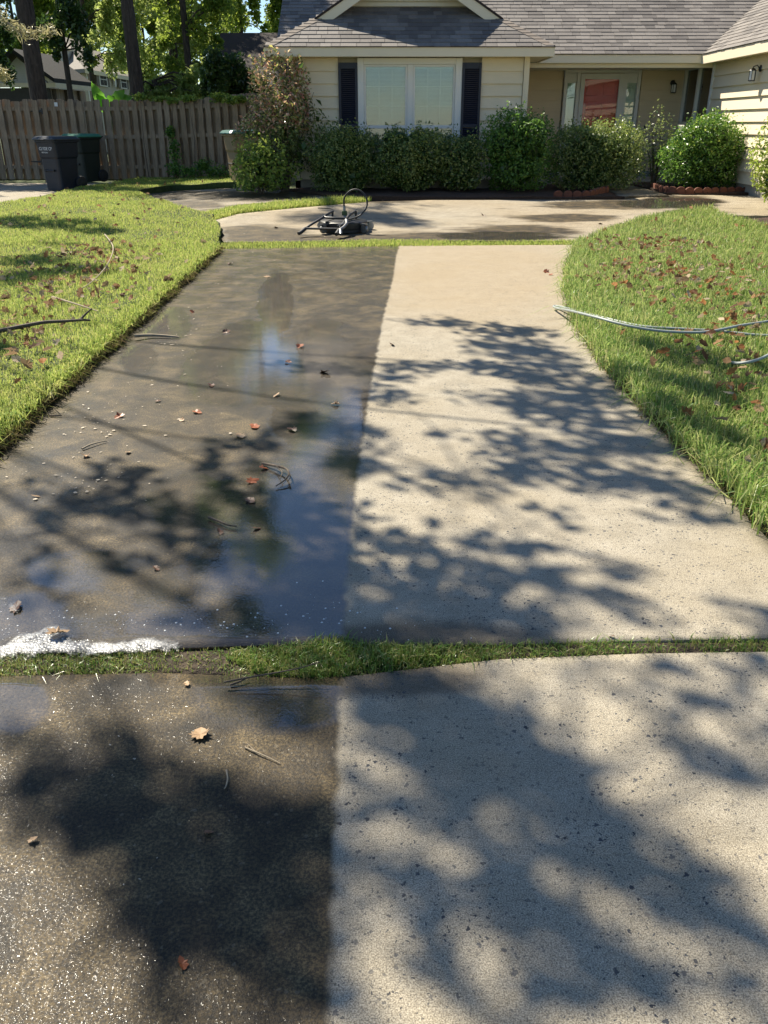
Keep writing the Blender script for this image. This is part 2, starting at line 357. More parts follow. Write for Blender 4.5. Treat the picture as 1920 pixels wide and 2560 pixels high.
    # weathered fence
    t = NT('fence_wood'); v = t.coord(); r = t.rnd(); w = t.scalev(v, 30, 30, 2.2); n = t.noise(w, 1.6, 6, 0.7, dist=0.6); n2 = t.noise(v, 2.6, 4)
    c = t.ramp(n, [(0.25, (0.12, 0.088, 0.058)), (0.55, (0.35, 0.265, 0.18)), (0.8, (0.50, 0.39, 0.275))])
    c = t.mix(t.math('MULTIPLY', r, 0.6), c, t.mix(1.0, c, (0.72, 0.66, 0.56), 'MULTIPLY'))
    c = t.mix(t.mr(n2, 0.52, 0.75, 0, 0.5), c, (0.075, 0.078, 0.045))
    t.p(Base_Color=c, Roughness=0.9, Normal=t.bump(n, 0.5, 0.01))
    # window glass: clear sheet with its own mirror
    t = NT('glass'); gl = t.n('BsdfGlossy'); gl.inputs['Roughness'].default_value = 0.0; t.set(gl.inputs['Color'], (0.95, 0.97, 1.0))
    tr = t.n('BsdfTransparent'); t.set(tr.inputs[0], (0.86, 0.92, 0.88)); fr = t.n('Fresnel'); fr.inputs[0].default_value = 1.6
    wv = t.bump(t.noise(t.coord(), 1.6, 2), 0.05, 0.05); t.set(gl.inputs['Normal'], wv)
    mx = t.n('MixShader'); t.set(mx.inputs[0], t.math('ADD', t.math('MULTIPLY', fr.outputs[0], 1.1), 0.03, clamp=True)); t.t.links.new(tr.outputs[0], mx.inputs[1]); t.t.links.new(gl.outputs[0], mx.inputs[2]); t.t.links.new(mx.outputs[0], t.out.inputs[0])
    t = NT('glass_clear'); gl = t.n('BsdfGlossy'); gl.inputs['Roughness'].default_value = 0.0; tr = t.n('BsdfTransparent'); fr = t.n('Fresnel'); fr.inputs[0].default_value = 1.42
    mx = t.n('MixShader'); t.set(mx.inputs[0], fr.outputs[0]); t.t.links.new(tr.outputs[0], mx.inputs[1]); t.t.links.new(gl.outputs[0], mx.inputs[2]); t.t.links.new(mx.outputs[0], t.out.inputs[0])
    t = NT('foam'); n = t.noise(t.pos(), 240, 3, 0.7)
    t.p(Base_Color=t.ramp(n, [(0.3, (0.60, 0.60, 0.58)), (0.6, (0.85, 0.85, 0.83))]), Roughness=0.35, Subsurface_Weight=0.15, Normal=t.bump(n, 0.7, 0.004)); t.b.inputs['Subsurface Radius'].default_value = (0.01, 0.01, 0.01)
build_materials()
M = MAT

# ------------------------------------------------------------------ sheets of ground
def inside(pts, poly):
    x, y = pts[:, 0], pts[:, 1]; r = np.zeros(len(pts), bool); n = len(poly)
    for i in range(n):
        x0, y0 = poly[i]; x1, y1 = poly[(i+1) % n]
        c = ((y0 > y) != (y1 > y)); d = (x1-x0)*(y-y0)/((y1-y0) if y1 != y0 else 1e-9)+x0
        r ^= c & (x < d)
    return r
def densify(poly, h):
    out = []
    for i in range(len(poly)):
        a = np.array(poly[i]); b = np.array(poly[(i+1) % len(poly)]); k = max(1, int(np.linalg.norm(b-a)/h))
        out += [tuple(a+(b-a)*j/k) for j in range(k)]
    return out
def sheet(name, poly, h, dz, mat, skirt=0.12, attrs=None, jitter=0.0, zvar=0.0, kind='structure', label=None, grade=None, smooth=True):
    bp = densify(poly, h*1.5)
    if jitter: bp = [(x+random.gauss(0, jitter), y+random.gauss(0, jitter)) for x, y in bp]
    P = np.array(bp); lo, hi = P.min(0), P.max(0)
    gx, gy = np.meshgrid(np.arange(lo[0]+h/2, hi[0], h), np.arange(lo[1]+h/2, hi[1], h))
    g = np.stack([gx.ravel(), gy.ravel()], 1) + RNG.uniform(-.15, .15, (gx.size, 2))*h
    if grade is not None: g = g[RNG.random(len(g)) < grade(g)]
    g = g[inside(g, bp)]
    # keep inner points off the border
    d = np.full(len(g), 9.0)
    for q in bp: d = np.minimum(d, np.hypot(g[:, 0]-q[0], g[:, 1]-q[1]))
    g = g[d > h*0.5]
    n = len(bp); pts = [Vector(p) for p in bp] + [Vector(p) for p in g]
    vs, _, fs, *_ = delaunay_2d_cdt(pts, [(i, (i+1) % n) for i in range(n)], [], 1, 1e-6)
    V2 = np.array([tuple(v) for v in vs]); z = terr(V2[:, 0], V2[:, 1])+dz
    if zvar: z = z + zvar*(np.sin(V2[:, 0]*5.1+V2[:, 1]*2.3)*np.sin(V2[:, 1]*4.3-V2[:, 0]*1.7))
    V = np.column_stack([V2, z]); nb = len(V)
    edge = {}
    for f in fs:
        for a, b in zip(f, f[1:]+f[:1]): edge[(a, b)] = 1
    rim = [(a, b) for a, b in edge if (b, a) not in edge]
    low = {}; extra = []
    for a, b in rim:
        for q in (a, b):
            if q not in low: low[q] = nb+len(extra); extra.append((V[q, 0], V[q, 1], V[q, 2]-skirt))
    V = np.vstack([V, np.array(extra)])
    at = attrs(V[:, 0], V[:, 1], V[:, 2]) if attrs else None
    me = np_mesh(name, V, [np.array([f for f in fs if len(f) == 3]), np.array([(b, a, low[a], low[b]) for a, b in rim])], mat, False, at)
    if smooth:
        sf = np.zeros(len(me.polygons), bool); sf[:len(fs)] = True; me.polygons.foreach_set('use_smooth', sf)
    o = link(name, me); tag(o, label, kind=kind); return o
def poly_dist(x, y, line):                  # signed distance to an open polyline; positive to its left looking along it
    best = np.full(len(x), 1e9); sg = np.ones(len(x))
    for (x0, y0), (x1, y1) in zip(line[:-1], line[1:]):
        dx, dy = x1-x0, y1-y0; L = dx*dx+dy*dy
        t = np.clip(((x-x0)*dx+(y-y0)*dy)/L, 0, 1); d = np.hypot(x-x0-t*dx, y-y0-t*dy)
        c = dx*(y-y0)-dy*(x-x0); m = d < best-1e-9; best = np.where(m, d, best); sg = np.where(m, np.sign(c), sg)
    return best*sg
def blobs(u, v, lst):                       # soft union of elliptical patches, given where they lie in the photo
    r = np.zeros(len(u))
    for (cx, cy, rx, ry) in lst: r = np.maximum(r, 1-np.hypot((u-cx)/rx, (v-cy)/ry))
    return np.clip(r, -1, 1)

WETLINE = GP([(1000, 606), (990, 640), (984, 690), (957, 800), (930, 950), (905, 1100), (880, 1300), (864, 1480), (857, 1600), (852, 1700), (846, 1850), (838, 2100), (828, 2400), (818, 2700)])
POOLS = [(620, 930, 230, 130), (480, 1260, 170, 90), (230, 1430, 230, 70), (760, 1440, 380, 260), (800, 1000, 170, 260), (560, 1570, 480, 80), (1010, 1590, 420, 45), (470, 1490, 200, 110), (740, 1290, 210, 210), (880, 1080, 160, 330), (700, 1750, 260, 100), (30, 1760, 130, 90),
         (410, 810, 90, 60), (690, 760, 60, 110), (350, 900, 60, 50), (540, 940, 120, 80), (620, 830, 90, 40), (60, 1560, 150, 110)]
def drive_attrs(x, y, z):
    w = -poly_dist(x, y, WETLINE)              # the washed line: wet to the left of it
    u, v = PIX(x, y, z)
    damp_shade = np.clip(blobs(u, v, [(1030, 1600, 480, 60), (1000, 1690, 300, 70)])*1.5, 0, 1)  # some water by the joint, and tree shade painted into the slab colour
    p = np.maximum(blobs(u, v, POOLS)*1.6, np.where(y > 2.0, .10, .0))
    tan = np.clip(blobs(u, v, [(1200, 690, 420, 170)])*1.6, 0, 1)
    return {'wet': w, 'pud': p, 'tan': tan, 'rag': 0*x, 'damp_shade': damp_shade, 'film': np.clip((y-2.0)*2, 0, 1)*np.clip(0.35+0.09*(y-2), 0, .9)}
def apron_attrs(x, y, z):
    u, v = PIX(x, y, z)
    w = blobs(u, v, [(640, 590, 170, 34), (1150, 593, 330, 17), (1290, 577, 200, 16), (1560, 512, 260, 14), (1700, 505, 130, 20), (760, 600, 300, 18), (880, 500, 200, 9), (1420, 545, 160, 12)])*0.9-0.29
    return {'wet': w, 'pud': blobs(u, v, [(1680, 508, 190, 18), (1250, 590, 220, 14)])*1.5, 'tan': np.clip(0.55+0.4*np.sin(x*1.7)*np.sin(y*1.3), 0, 1), 'rag': 1.0+0*x}
def path_attrs(x, y, z):
    u, v = PIX(x, y, z)
    return {'wet': blobs(u, v, [(620, 490, 190, 14), (470, 488, 110, 12), (700, 480, 120, 12), (480, 512, 90, 10)])*0.9-0.15, 'pud': 0*x, 'tan': 0.3+0*x, 'rag': 1.0+0*x}
def dry_attrs(x, y, z): return {'wet': -0.5+0*x, 'pud': 0*x, 'tan': 0.25+0*x, 'rag': 0*x}

LEFT_X = lambda y: -1.76-0.028*(y-2.0)
def right_edge():
    return GP([(1920, 1348), (1852, 1273), (1736, 1157), (1620, 1042), (1504, 914), (1435, 810), (1418, 741), (1418, 683), (1447, 612)])
J1U = [(-300, 1640), (100, 1632), (400, 1622), (700, 1612), (860, 1610), (1250, 1612), (1600, 1602), (2000, 1594), (2500, 1588)]
J1L = [(-300, 1700), (100, 1688), (400, 1682), (700, 1694), (860, 1692), (1250, 1648), (1600, 1634), (2000, 1628), (2500, 1620)]
ju = GP(J1U); jl = GP(J1L)
ju = [p for p in ju if -1.7 < p[0] < 1.35]; jl = [p for p in jl if -1.7 < p[0] < 1.35]
re_ = right_edge()
near = [(-1.76, -1.6), (1.42, -1.6), (1.42, jl[-1][1])] + jl[::-1] + [(-1.76, jl[0][1])]
midp = [(-1.76, ju[0][1])] + ju + [(1.41, ju[-1][1])] + [p for p in re_ if p[1] > ju[-1][1]+0.2] + GP([(1000, 614), (560, 622)])
midp += [(LEFT_X(y), y) for y in (10.0, 8.0, 6.5, 5.0, 4.0, 3.0)]
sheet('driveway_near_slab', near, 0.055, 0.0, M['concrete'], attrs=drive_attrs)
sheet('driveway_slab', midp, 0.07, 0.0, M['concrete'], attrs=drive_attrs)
ap = GP([(556, 607), (1000, 603), (1452, 604), (1530, 569), (1625, 542), (1696, 526), (1775, 522), (1822, 540)]) + [(6.6, 13.5), (6.6, 15.85)] + GP([(1690, 487), (1560, 499), (1417, 500), (1100, 500), (926, 505), (729, 522), (596, 535), (537, 551), (552, 580)])
sheet('driveway_apron', ap, 0.13, 0.004, M['concrete'], attrs=apron_attrs)
pth = GP([(350, 489), (430, 479), (560, 472), (650, 471), (730, 480), (800, 490), (860, 499), (800, 506), (690, 507), (600, 515), (545, 528), (500, 537), (440, 522), (390, 506)])
sheet('side_path', pth, 0.16, 0.006, M['concrete'], attrs=path_attrs)
pad = [(-14, 14.0)] + GP([(-200, 545), (0, 518), (116, 497), (185, 480), (262, 470)]) + [(-6.3, 21.9), (-14, 21.9)]
sheet('side_pad', pad, 0.3, 0.006, M['concrete'], attrs=dry_attrs)
wk = [(4.15, 15.6), (5.05, 15.7), (5.0, 18.6), (4.3, 18.6)]
sheet('door_walkway', wk, 0.2, 0.02, M['concrete'], attrs=path_attrs)
# bare ground under everything, out to the horizon
def big_ground():
    xs = np.concatenate([[-400, -120, -50], np.arange(-24, 24.1, 1.0), [50, 120, 400]]); ys = np.concatenate([[-60, -12], np.arange(-4, 34, 1.0), [60, 120, 600]])
    gx, gy = np.meshgrid(xs, ys); V = np.column_stack([gx.ravel(), gy.ravel(), terr(gx.ravel(), gy.ravel())-0.05]); w = len(xs)
    F = np.array([(j*w+i, j*w+i+1, (j+1)*w+i+1, (j+1)*w+i) for j in range(len(ys)-1) for i in range(w-1)])
    tag(link('ground', np_mesh('ground', V, F, M['turf'], True)), kind='structure')
big_ground()
LAWN_L = [(LEFT_X(y)-0.02, y) for y in np.arange(-1.5, 10.6, 0.35)] + GP([(552, 606), (548, 580), (532, 552), (500, 541), (440, 526), (390, 509), (346, 490), (365, 480), (430, 474), (560, 466), (640, 462), (650, 452)]) + [(-3.6, 22.6), (-6.2, 22.7)] + GP([(262, 469), (185, 482), (116, 500), (0, 521), (-200, 549)]) + [(-12, 12.5), (-12, -1.5)]
LAWN_R = [(1.44, -1.5), (1.43, 1.5)] + [(x+0.02, y-0.01) for x, y in re_] + GP([(1462, 606), (1535, 571), (1628, 545), (1698, 530), (1775, 526), (1815, 545), (1850, 556), (1925, 580)]) + [(5.6, 8.6), (9, 8.0), (9, -1.5)]
sheet('lawn_soil', LAWN_L, 0.16, 0.082, M['turf'], skirt=0.16, jitter=0.026, zvar=0.012)
sheet('lawn_soil', LAWN_R, 0.22, 0.03, M['turf'], skirt=0.10, jitter=0.012, zvar=0.01)
sheet('mulch_bed', GP([(600, 466), (640, 470), (730, 478), (800, 487), (860, 495), (1100, 497), (1417, 497), (1560, 496)]) + [(4.12, 15.75), (4.25, 18.4), (2.9, 18.4), (2.9, 17.2), (-1.9, 17.2), (-2.6, 17.8)], 0.3, 0.03, M['mulch'], jitter=0.01, zvar=0.015)
sheet('mulch_bed', [(5.1, 16.05), (6.56, 16.0), (6.56, 20.3), (5.05, 20.3)], 0.3, 0.035, M['mulch'], zvar=0.01)
sheet('mulch_bed', GP([(1852, 553), (1925, 577)]) + [(5.7, 9.2), (9, 9), (9, 13.4), (6.6, 13.45), (6.2, 13.4)], 0.3, 0.02, M['mulch'], jitter=0.01, zvar=0.015)
sheet('neighbor_yard', [(-40, 24), (-2.4, 24), (-2.4, 60), (-40, 60)], 2.0, -0.02, M['turf'], skirt=0.05)

# ------------------------------------------------------------------ the house
HZ = 2.63                                   # top edge of all eaves
house = thing('house', 'beige lap-sided house with grey shingle roof and red front door', 'house', (0.46, 17.25, 0.0))
HO = Vector((0.46, 17.25, 0.0))
def HB(): return MB(HO)
def lap_wall(wname, x0, x1, y, z0, z1, expo, mat, holes=(), axis='x', outward=-1, first=0.0):
    """a sheathed wall (part) with one child per lap board; axis x: wall faces -y at depth y; axis y: wall faces -x at x=y"""
    core = HB()
    t = 0.10
    if axis == 'x': core.box(x0, x1, y+0.11, y+0.11+t, z0, z1)
    else: core.box(y+0.11, y+0.11+t, x0, x1, z0, z1)
    w = core.build(wname, M[mat], house)
    z = z0; k = 0
    while z < z1-0.02:
        zt = min(z+expo, z1)
        segs = [(x0, x1)]
        for (a, b, c, d) in holes:
            if zt > c+0.01 and z < d-0.01:
                ns = []
                for (p, q) in segs:
                    if b <= p or a >= q: ns.append((p, q)); continue
                    if a > p+0.02: ns.append((p, a))
                    if b < q-0.02: ns.append((b, q))
                segs = ns
        for (p, q) in segs:
            mb = HB(); jo = random.uniform(-0.0015, 0.0015)
            lo, hi = 0.046+jo, 0.008+jo
            if axis == 'x':
                mb.prism([(p, y, z), (p, y-lo, z), (p, y-hi, zt+0.012), (p, y, zt+0.012)], (q-p, 0, 0))
            else:
                mb.prism([(y, p, z), (y-lo, p, z), (y-hi, p, zt+0.012), (y, p, zt+0.012)], (0, q-p, 0))
            mb.build('siding_board', M[mat], w)
        z = zt
    return w
YB = 17.25
BX0, BX1 = -1.71, 2.66
# front bay
lap_wall('front_wall', BX0+0.11, BX1-0.11, YB, 0.42, 2.50, 0.205, 'siding', [(-0.84, 1.79, 1.0, 2.6)])
HB().box(BX0, BX1, YB+0.02, YB+0.12, 0.05, 0.42).build('foundation', M['porch'], house)
for x in (BX0, BX1-0.10):
    HB().box(x, x+0.10, YB-0.060, YB+0.02, 0.40, 2.50).build('corner_trim', M['trim'], house, 0.004)
HB().box(BX0, BX0+0.1, YB+0.02, 29.0, 0.05, 2.49).build('side_wall', M['siding'], house)
HB().box(BX1-0.1, BX1, YB+0.13, 20.4, 0.05, 2.49).build('side_wall', M['siding'], house)
# entry wall and wing wall
lap_wall('entry_wall', BX1+0.02, 6.56, 20.45, 0.42, 2.435, 0.205, 'entry_siding', [(3.90, 5.62, 0.3, 2.45)])
lap_wall('wing_wall', 10.6, 20.44, 6.58, 0.40, 2.52, 0.205, 'siding', [(18.62, 20.42, 1.36, 2.6)], axis='y')
HB().box(6.58, 6.68, 10.6, 20.44, 0.05, 0.40).build('foundation', M['porch'], house)
HB().box(BX1, 6.55, 18.75, 20.6, 0.05, 0.30).build('porch_floor', M['porch'], house)
HB().box(6.8, 12.0, 10.6, 10.7, 0.05, 2.5).build('wing_end_wall', M['siding'], house)
# fascias, soffits
def board(name, mat, x0, x1, y0, y1, z0, z1, bev=0.004): return HB().box(x0, x1, y0, y1, z0, z1).build(name, M[mat], house, bev)
EY, EX0, EX1 = 16.88, -2.13, 3.04
board('fascia', 'trim', EX0, EX1, EY, EY+0.03, HZ-0.155, HZ-0.005)
board('soffit', 'trim', EX0+0.01, EX1-0.01, EY+0.032, YB-0.002, HZ-0.14, HZ-0.125)
board('fascia', 'trim', EX0, EX0+0.03, EY+0.032, 18.6, HZ-0.155, HZ-0.005); board('fascia', 'trim', EX1-0.03, EX1, EY+0.032, 18.58, HZ-0.155, HZ-0.005)
board('soffit', 'trim', EX0+0.032, BX0-0.002, YB, 18.9, HZ-0.14, HZ-0.125); board('soffit', 'trim', BX1+0.002, EX1-0.032, YB, 18.58, HZ-0.14, HZ-0.125)
board('fascia', 'trim', EX1+0.002, 6.28, 18.60, 18.63, HZ-0.155, HZ-0.005)
board('frieze', 'trim', BX1+0.002, 6.57, 18.72, 18.80, 2.40, 2.49)
board('porch_ceiling', 'trim', BX1+0.002, 6.57, 18.80, 20.44, 2.44, 2.47); board('soffit', 'trim', EX1+0.002, 6.26, 18.632, 18.72, 2.475, 2.489)
board('fascia', 'trim', 6.25, 6.28, 10.2, 18.60, HZ-0.175, HZ-0.005); board('soffit', 'trim', 6.282, 6.575, 10.2, 20.4, HZ-0.15, HZ-0.13)
# roof: sheets with thickness, then shingles on the slopes that are seen
PM, WM = 0.60, 0.67
CT = Vector((0.455, 0, 0)); DH, DR = 1.20, 0.85
rb = HB()
def slab(mb, pts, th=0.03):
    a, b, c = Vector(pts[0]), Vector(pts[1]), Vector(pts[2]); n = (b-a).cross(c-a).normalized()
    if n.z < 0: n = -n
    mb.prism([Vector(p)-n*0.004 for p in pts], -n*th)
RY, RZ = 24.1, HZ+PM*5.5
def zm(y): return HZ+PM*(y-18.6)
hb_ = 2.585
main_pts = [(-2.14, 18.6, HZ), (6.25, 18.6, HZ), (6.25+5.5*PM/WM, RY, RZ), (-2.14, RY, RZ)]
slab(rb, main_pts); slab(rb, [(-2.14, RY, RZ), (12.5, RY, RZ), (12.5, 29.8, HZ), (-2.14, 29.8, HZ)])
slab(rb, [(6.25, 10.2, HZ), (11.2, 10.2, HZ+WM*4.95), (11.2, 18.6+4.95*WM/PM, HZ+WM*4.95), (6.25, 18.6, HZ)])
slab(rb, [(11.2, 10.2, HZ+WM*4.95), (16.2, 10.2, HZ), (16.2, 22, HZ), (11.2, 22, HZ+WM*4.95)])
hipL = (-2.13+DR, EY+DR, HZ+PM*DR); hipR = (3.04-DR, EY+DR, HZ+PM*DR)
rzr = HZ+PM*hb_
slab(rb, [(EX0, EY, HZ), (EX1, EY, HZ), (EX1-DH, EY+DH, HZ+PM*DH), (EX0+DH, EY+DH, HZ+PM*DH)])
slab(rb, [(EX0, EY, HZ), hipL, (0.455, EY+DR, rzr), (0.455, 18.6+hb_, rzr), (EX0, 18.6, HZ)])
slab(rb, [(EX1, EY, HZ), hipR, (0.455, EY+DR, rzr), (0.455, 18.6+hb_, rzr), (EX1, 18.6, HZ)])
roof = rb.build('roof', M['shingle'], house)
# gablet: boarded triangle with horizontal louvres, rake boards
gz = HZ+PM*DH; gy = EY+DH
HB().prism([(EX0+DH, gy+0.05, gz), (EX1-DH, gy+0.05, gz), (0.455, gy+0.05, rzr-0.02)], (0, 0.05, 0)).build('gable_wall', M['trim'], house)
k = 0
z = gz+0.03
while z < rzr-0.25:
    hw = (rzr-z)/PM-0.28
    HB().prism([(0.455-hw, gy+0.05, z+0.09), (0.455-hw, gy-0.0, z), (0.455-hw, gy+0.012, z-0.004), (0.455-hw, gy+0.05, z+0.075)], (2*hw, 0, 0)).build('gable_louver', M['trim'], house)
    z += 0.085
for sgn, hp in ((1, hipL), (-1, hipR)):
    a = Vector(hp); b = Vector((0.455, hp[1], rzr)); d = (b-a)
    HB().prism([a+Vector((0, -0.03, -0.03)), b+Vector((0, -0.03, -0.03)), b+Vector((0, -0.03, -0.21)), a+Vector((sgn*0.30, -0.03, -0.035))], (0, 0.03, 0)).build('rake_board', M['trim'], house)
    HB().prism([a+Vector((sgn*0.03, 0.002, -0.05)), b+Vector((0, 0.002, -0.05)), b+Vector((0, 0.37, -0.05)), a+Vector((sgn*0.03, 0.37, -0.05))], (0, 0, -0.02)).build('rake_soffit', M['trim'], house)
    HB().prism([a+Vector((0, -0.05, 0.012)), b+Vector((0, -0.05, 0.012)), b+Vector((0, -0.05, -0.028)), a+Vector((0, -0.05, -0.028))], (0, 0.05, 0)).build('drip_edge', M['shingle_brown'], house)
# shingles ------------------------------------------------------------
def wedge(w, L, t):
    v = [(0, 0, 0.001), (w, 0, 0.001), (w, L, 0.001), (0, L, 0.001), (0, 0, t), (w, 0, t), (w, L, 0.004), (0, L, 0.004)]
    f = [(0, 3, 2, 1), (4, 5, 6, 7), (0, 1, 5, 4), (1, 2, 6, 5), (2, 3, 7, 6), (3, 0, 4, 7)]
    return v, f
SH_W = [0.16, 0.20, 0.24, 0.29, 0.34]; EXPO = 0.142
sh_mesh = []
for w in SH_W:
    v, f = wedge(w-0.006, EXPO+0.015, 0.015)
    me = bpy.data.meshes.new('shingle'); me.from_pydata(v, [], f); me.update(); me.materials.append(M['shingle']); sh_mesh.append(me)
rest_v, rest_f = [], []
def place_shingles(origin, eu, ev, en, rows, span, budget, score=None):
    """rows of shingles on a slope: origin at the eave, eu along it, ev up the slope, en outwards; span(row)->(u0,u1)"""
    B = Matrix((eu, ev, en)).transposed(); eul = B.to_euler(); done = 0
    for r_ in range(rows):
        u0, u1 = span(r_*EXPO); u = u0; 
        first = True
        while u < u1-0.03:
            i = random.randrange(len(SH_W)); w = SH_W[i]
            if first: w *= random.uniform(0.4, 1); first = False; full = False
            else: full = True
            if u+w > u1: w = u1-u; full = False
            p = origin+eu*u+ev*(r_*EXPO+random.uniform(-0.004, 0.004))+en*random.uniform(0.001, 0.004)
            if full and done < budget:
                link('shingle', sh_mesh[i], roof, p-HO, eul); done += 1
            else:
                v, f = wedge(w-0.006, EXPO+0.015, 0.015); b = len(rest_v)
                rest_v.extend([tuple(p+eu*q[0]+ev*q[1]+en*q[2]-HO) for q in v]); rest_f.extend([tuple(b+i_ for i_ in q) for q in f])
            u += w
def axes(eu, slope_dir, m):
    ev = (Vector(slope_dir)+Vector((0, 0, m))).normalized(); eu = Vector(eu); return eu, ev, eu.cross(ev).normalized()
cosm = 1/math.sqrt(1+PM*PM)
eu, ev, en = axes((1, 0, 0), (0, 1, 0), PM)
place_shingles(Vector((EX0, EY-0.012, HZ-0.007)), eu, ev, en, int(DH/cosm/EXPO)+1, lambda s_: (s_*cosm+0.02, 5.17-s_*cosm-0.02), 130)
def main_span(s_): return (0.0, 8.39+s_*cosm*PM/WM+0.10)
place_shingles(Vector((-2.14, 18.6-0.012, HZ-0.007)), eu, ev, en, 19, main_span, 170)
eu2, ev2, en2 = axes((0, -1, 0), (1, 0, 0), WM); cw = 1/math.sqrt(1+WM*WM)
place_shingles(Vector((6.25-0.012, 18.6, HZ-0.008)), eu2, ev2, en2, 20, lambda s_: (-s_*cw*WM/PM+0.03, 8.4), 0)
rm = np_mesh('shingle_rest', np.array(rest_v), np.array(rest_f), M['shingle'])
tag(link('shingle_field', rm, roof), kind='stuff')
# hip caps: a row of bent cap pieces down each hip
cap = HB()
for (p, q) in (((EX0, EY, HZ), hipL), ((EX1, EY, HZ), hipR)):
    p, q = Vector(p), Vector(q); n_ = 9; sx = 1 if q.x > p.x else -1
    for i in range(n_):
        a = p.lerp(q, i/n_); b = p.lerp(q, (i+1.15)/n_)
        mb = HB(); up = Vector((0, 0, 0.018)); nl = 0.024
        lw = Vector((-sx*0.0, 0.17, -0.0)); lf = Vector((sx*0.17, 0, 0))
        for side in (lf, lw):
            mb.add([a+up+Vector((0, 0, nl*0.4)), b+up, b+up+side, a+up+side+Vector((0, 0, nl*0.4)), a+up*0.1, b+up*0.1, b+side, a+side],
                   [(0, 1, 2, 3), (4, 7, 6, 5), (0, 3, 7, 4), (3, 2, 6, 7), (1, 5, 6, 2)])
        mb.build('hip_cap', M['shingle_warm'], roof)
board('drip_edge', 'shingle_brown', EX0-0.01, EX1+0.01, EY-0.02, EY+0.02, HZ-0.008, HZ+0.004, 0)
board('drip_edge', 'shingle_brown', EX1+0.012, 6.24, 18.58, 18.62, HZ-0.008, HZ+0.004, 0)
# front window --------------------------------------------------------
win = HB().box(-0.46, 1.41, YB+0.085, YB+0.10, 1.0, 2.49).build('window', M['interior'], house)
def wpart(name, mat, *b, bev=0.003, par=None): return HB().box(*b).build(name, M[mat], par or win, bev)
wpart('casing', 'white_trim', -0.484, -0.37, YB-0.065, YB+0.06, 1.0, 2.475); wpart('casing', 'white_trim', 1.31, 1.43, YB-0.065, YB+0.06, 1.0, 2.475)
wpart('casing', 'white_trim', -0.368, 1.308, YB-0.065, YB+0.06, 2.375, 2.475); wpart('mullion', 'white_trim', 0.43, 0.535, YB-0.035, YB+0.06, 1.0, 2.373)
for (a, b) in ((-0.368, 0.428), (0.537, 1.308)):
    wpart('sash_rail', 'white_trim', a, b, YB-0.025, YB+0.05, 1.31, 1.365)
    wpart('sash_rail', 'white_trim', a, b, YB-0.025, YB+0.05, 2.335, 2.373); wpart('sash_stile', 'white_trim', a, a+0.035, YB-0.025, YB+0.05, 1.366, 2.334); wpart('sash_stile', 'white_trim', b-0.035, b, YB-0.025, YB+0.05, 1.366, 2.334)
    wpart('sash_stile', 'white_trim', a, a+0.03, YB-0.02, YB+0.05, 1.0, 1.309); wpart('sash_stile', 'white_trim', b-0.03, b, YB-0.02, YB+0.05, 1.0, 1.309)
    wpart('pane', 'glass', a+0.035, b-0.035, YB+0.01, YB+0.014, 1.366, 2.334, bev=0); wpart('pane', 'glass', a+0.03, b-0.03, YB+0.01, YB+0.014, 1.0, 1.309, bev=0)
    for i in (1, 2): 
        x = a+0.035+(b-a-0.07)*i/3; wpart('muntin', 'white_trim', x-0.008, x+0.008, YB+0.018, YB+0.026, 1.366, 2.334, bev=0)
    for i in (1, 2):
        z = 1.366+0.968*i/3*1.0; wpart('muntin', 'white_trim', a+0.035, b-0.035, YB+0.027, YB+0.033, z-0.008, z+0.008, bev=0)
    bl = HB()
    z = 1.03
    while z < 2.31:
        bl.add([(a+0.04, YB+0.045, z), (b-0.04, YB+0.045, z), (b-0.04, YB+0.066, z+0.019), (a+0.04, YB+0.066, z+0.019)], [(0, 1, 2, 3)]); z += 0.021
    bl.box(a+0.038, b-0.038, YB+0.04, YB+0.075, 2.31, 2.336)
    bl.build('blind', M['blind'], win)
def shutter(x0, x1):
    mb = HB(); y0, y1 = YB-0.082, YB-0.049
    mb.box(x0, x0+0.045, y0, y1, 0.95, 2.40).box(x1-0.045, x1, y0, y1, 0.95, 2.40).box(x0+0.046, x1-0.046, y0, y1, 2.30, 2.40).box(x0+0.046, x1-0.046, y0, y1, 0.95, 1.04).box(x0+0.046, x1-0.046, y0, y1, 1.33, 1.38)
    sh = mb.build('shutter', M['shutter'], house, 0.003)
    lv = HB(); z = 1.05
    while z < 2.29:
        if not (1.30 < z < 1.375): lv.prism([(x0+0.046, y0+0.008, z), (x0+0.046, y1, z+0.028), (x0+0.046, y1, z+0.036), (x0+0.046, y0+0.006, z+0.010)], (x1-x0-0.092, 0, 0))
        z += 0.033
    lv.build('shutter_louver', M['shutter'], sh)
shutter(-0.835, -0.487); shutter(1.433, 1.785)
# front door with side lights ------------------------------------------
DY = 20.45
door = HB().box(4.36, 5.13, DY-0.02, DY+0.03, 0.33, 2.33).build('front_door', M['door_red'], house)
for (x0, x1, z0, z1) in ((4.44, 4.69, 1.95, 2.22), (4.80, 5.05, 1.95, 2.22), (4.44, 4.69, 1.2, 1.83), (4.80, 5.05, 1.2, 1.83), (4.44, 4.69, 0.5, 1.05), (4.80, 5.05, 0.5, 1.05)):
    HB().box(x0, x1, DY-0.032, DY-0.021, z0, z1).build('door_panel', M['door_red'], door, 0.008)
HB().tube([(5.05, DY-0.10, 1.30), (5.05, DY-0.13, 1.25), (5.05, DY-0.13, 1.1), (5.05, DY-0.10, 1.05)], 0.012).lathe([(0.025, 0), (0.025, 0.05)], (5.05, DY-0.08, 1.38), 'Y', 12).build('door_handle', M['black_metal'], door)
HB().lathe([(0.03, -0.06), (0.03, 0)], (4.72, DY-0.025, 1.50), 'Y', 12).box(4.705, 4.735, DY-0.06, DY-0.03, 1.36, 1.5).build('door_knocker', M['black_metal'], door)
st = HB()
y0, y1 = DY-0.115, DY-0.07
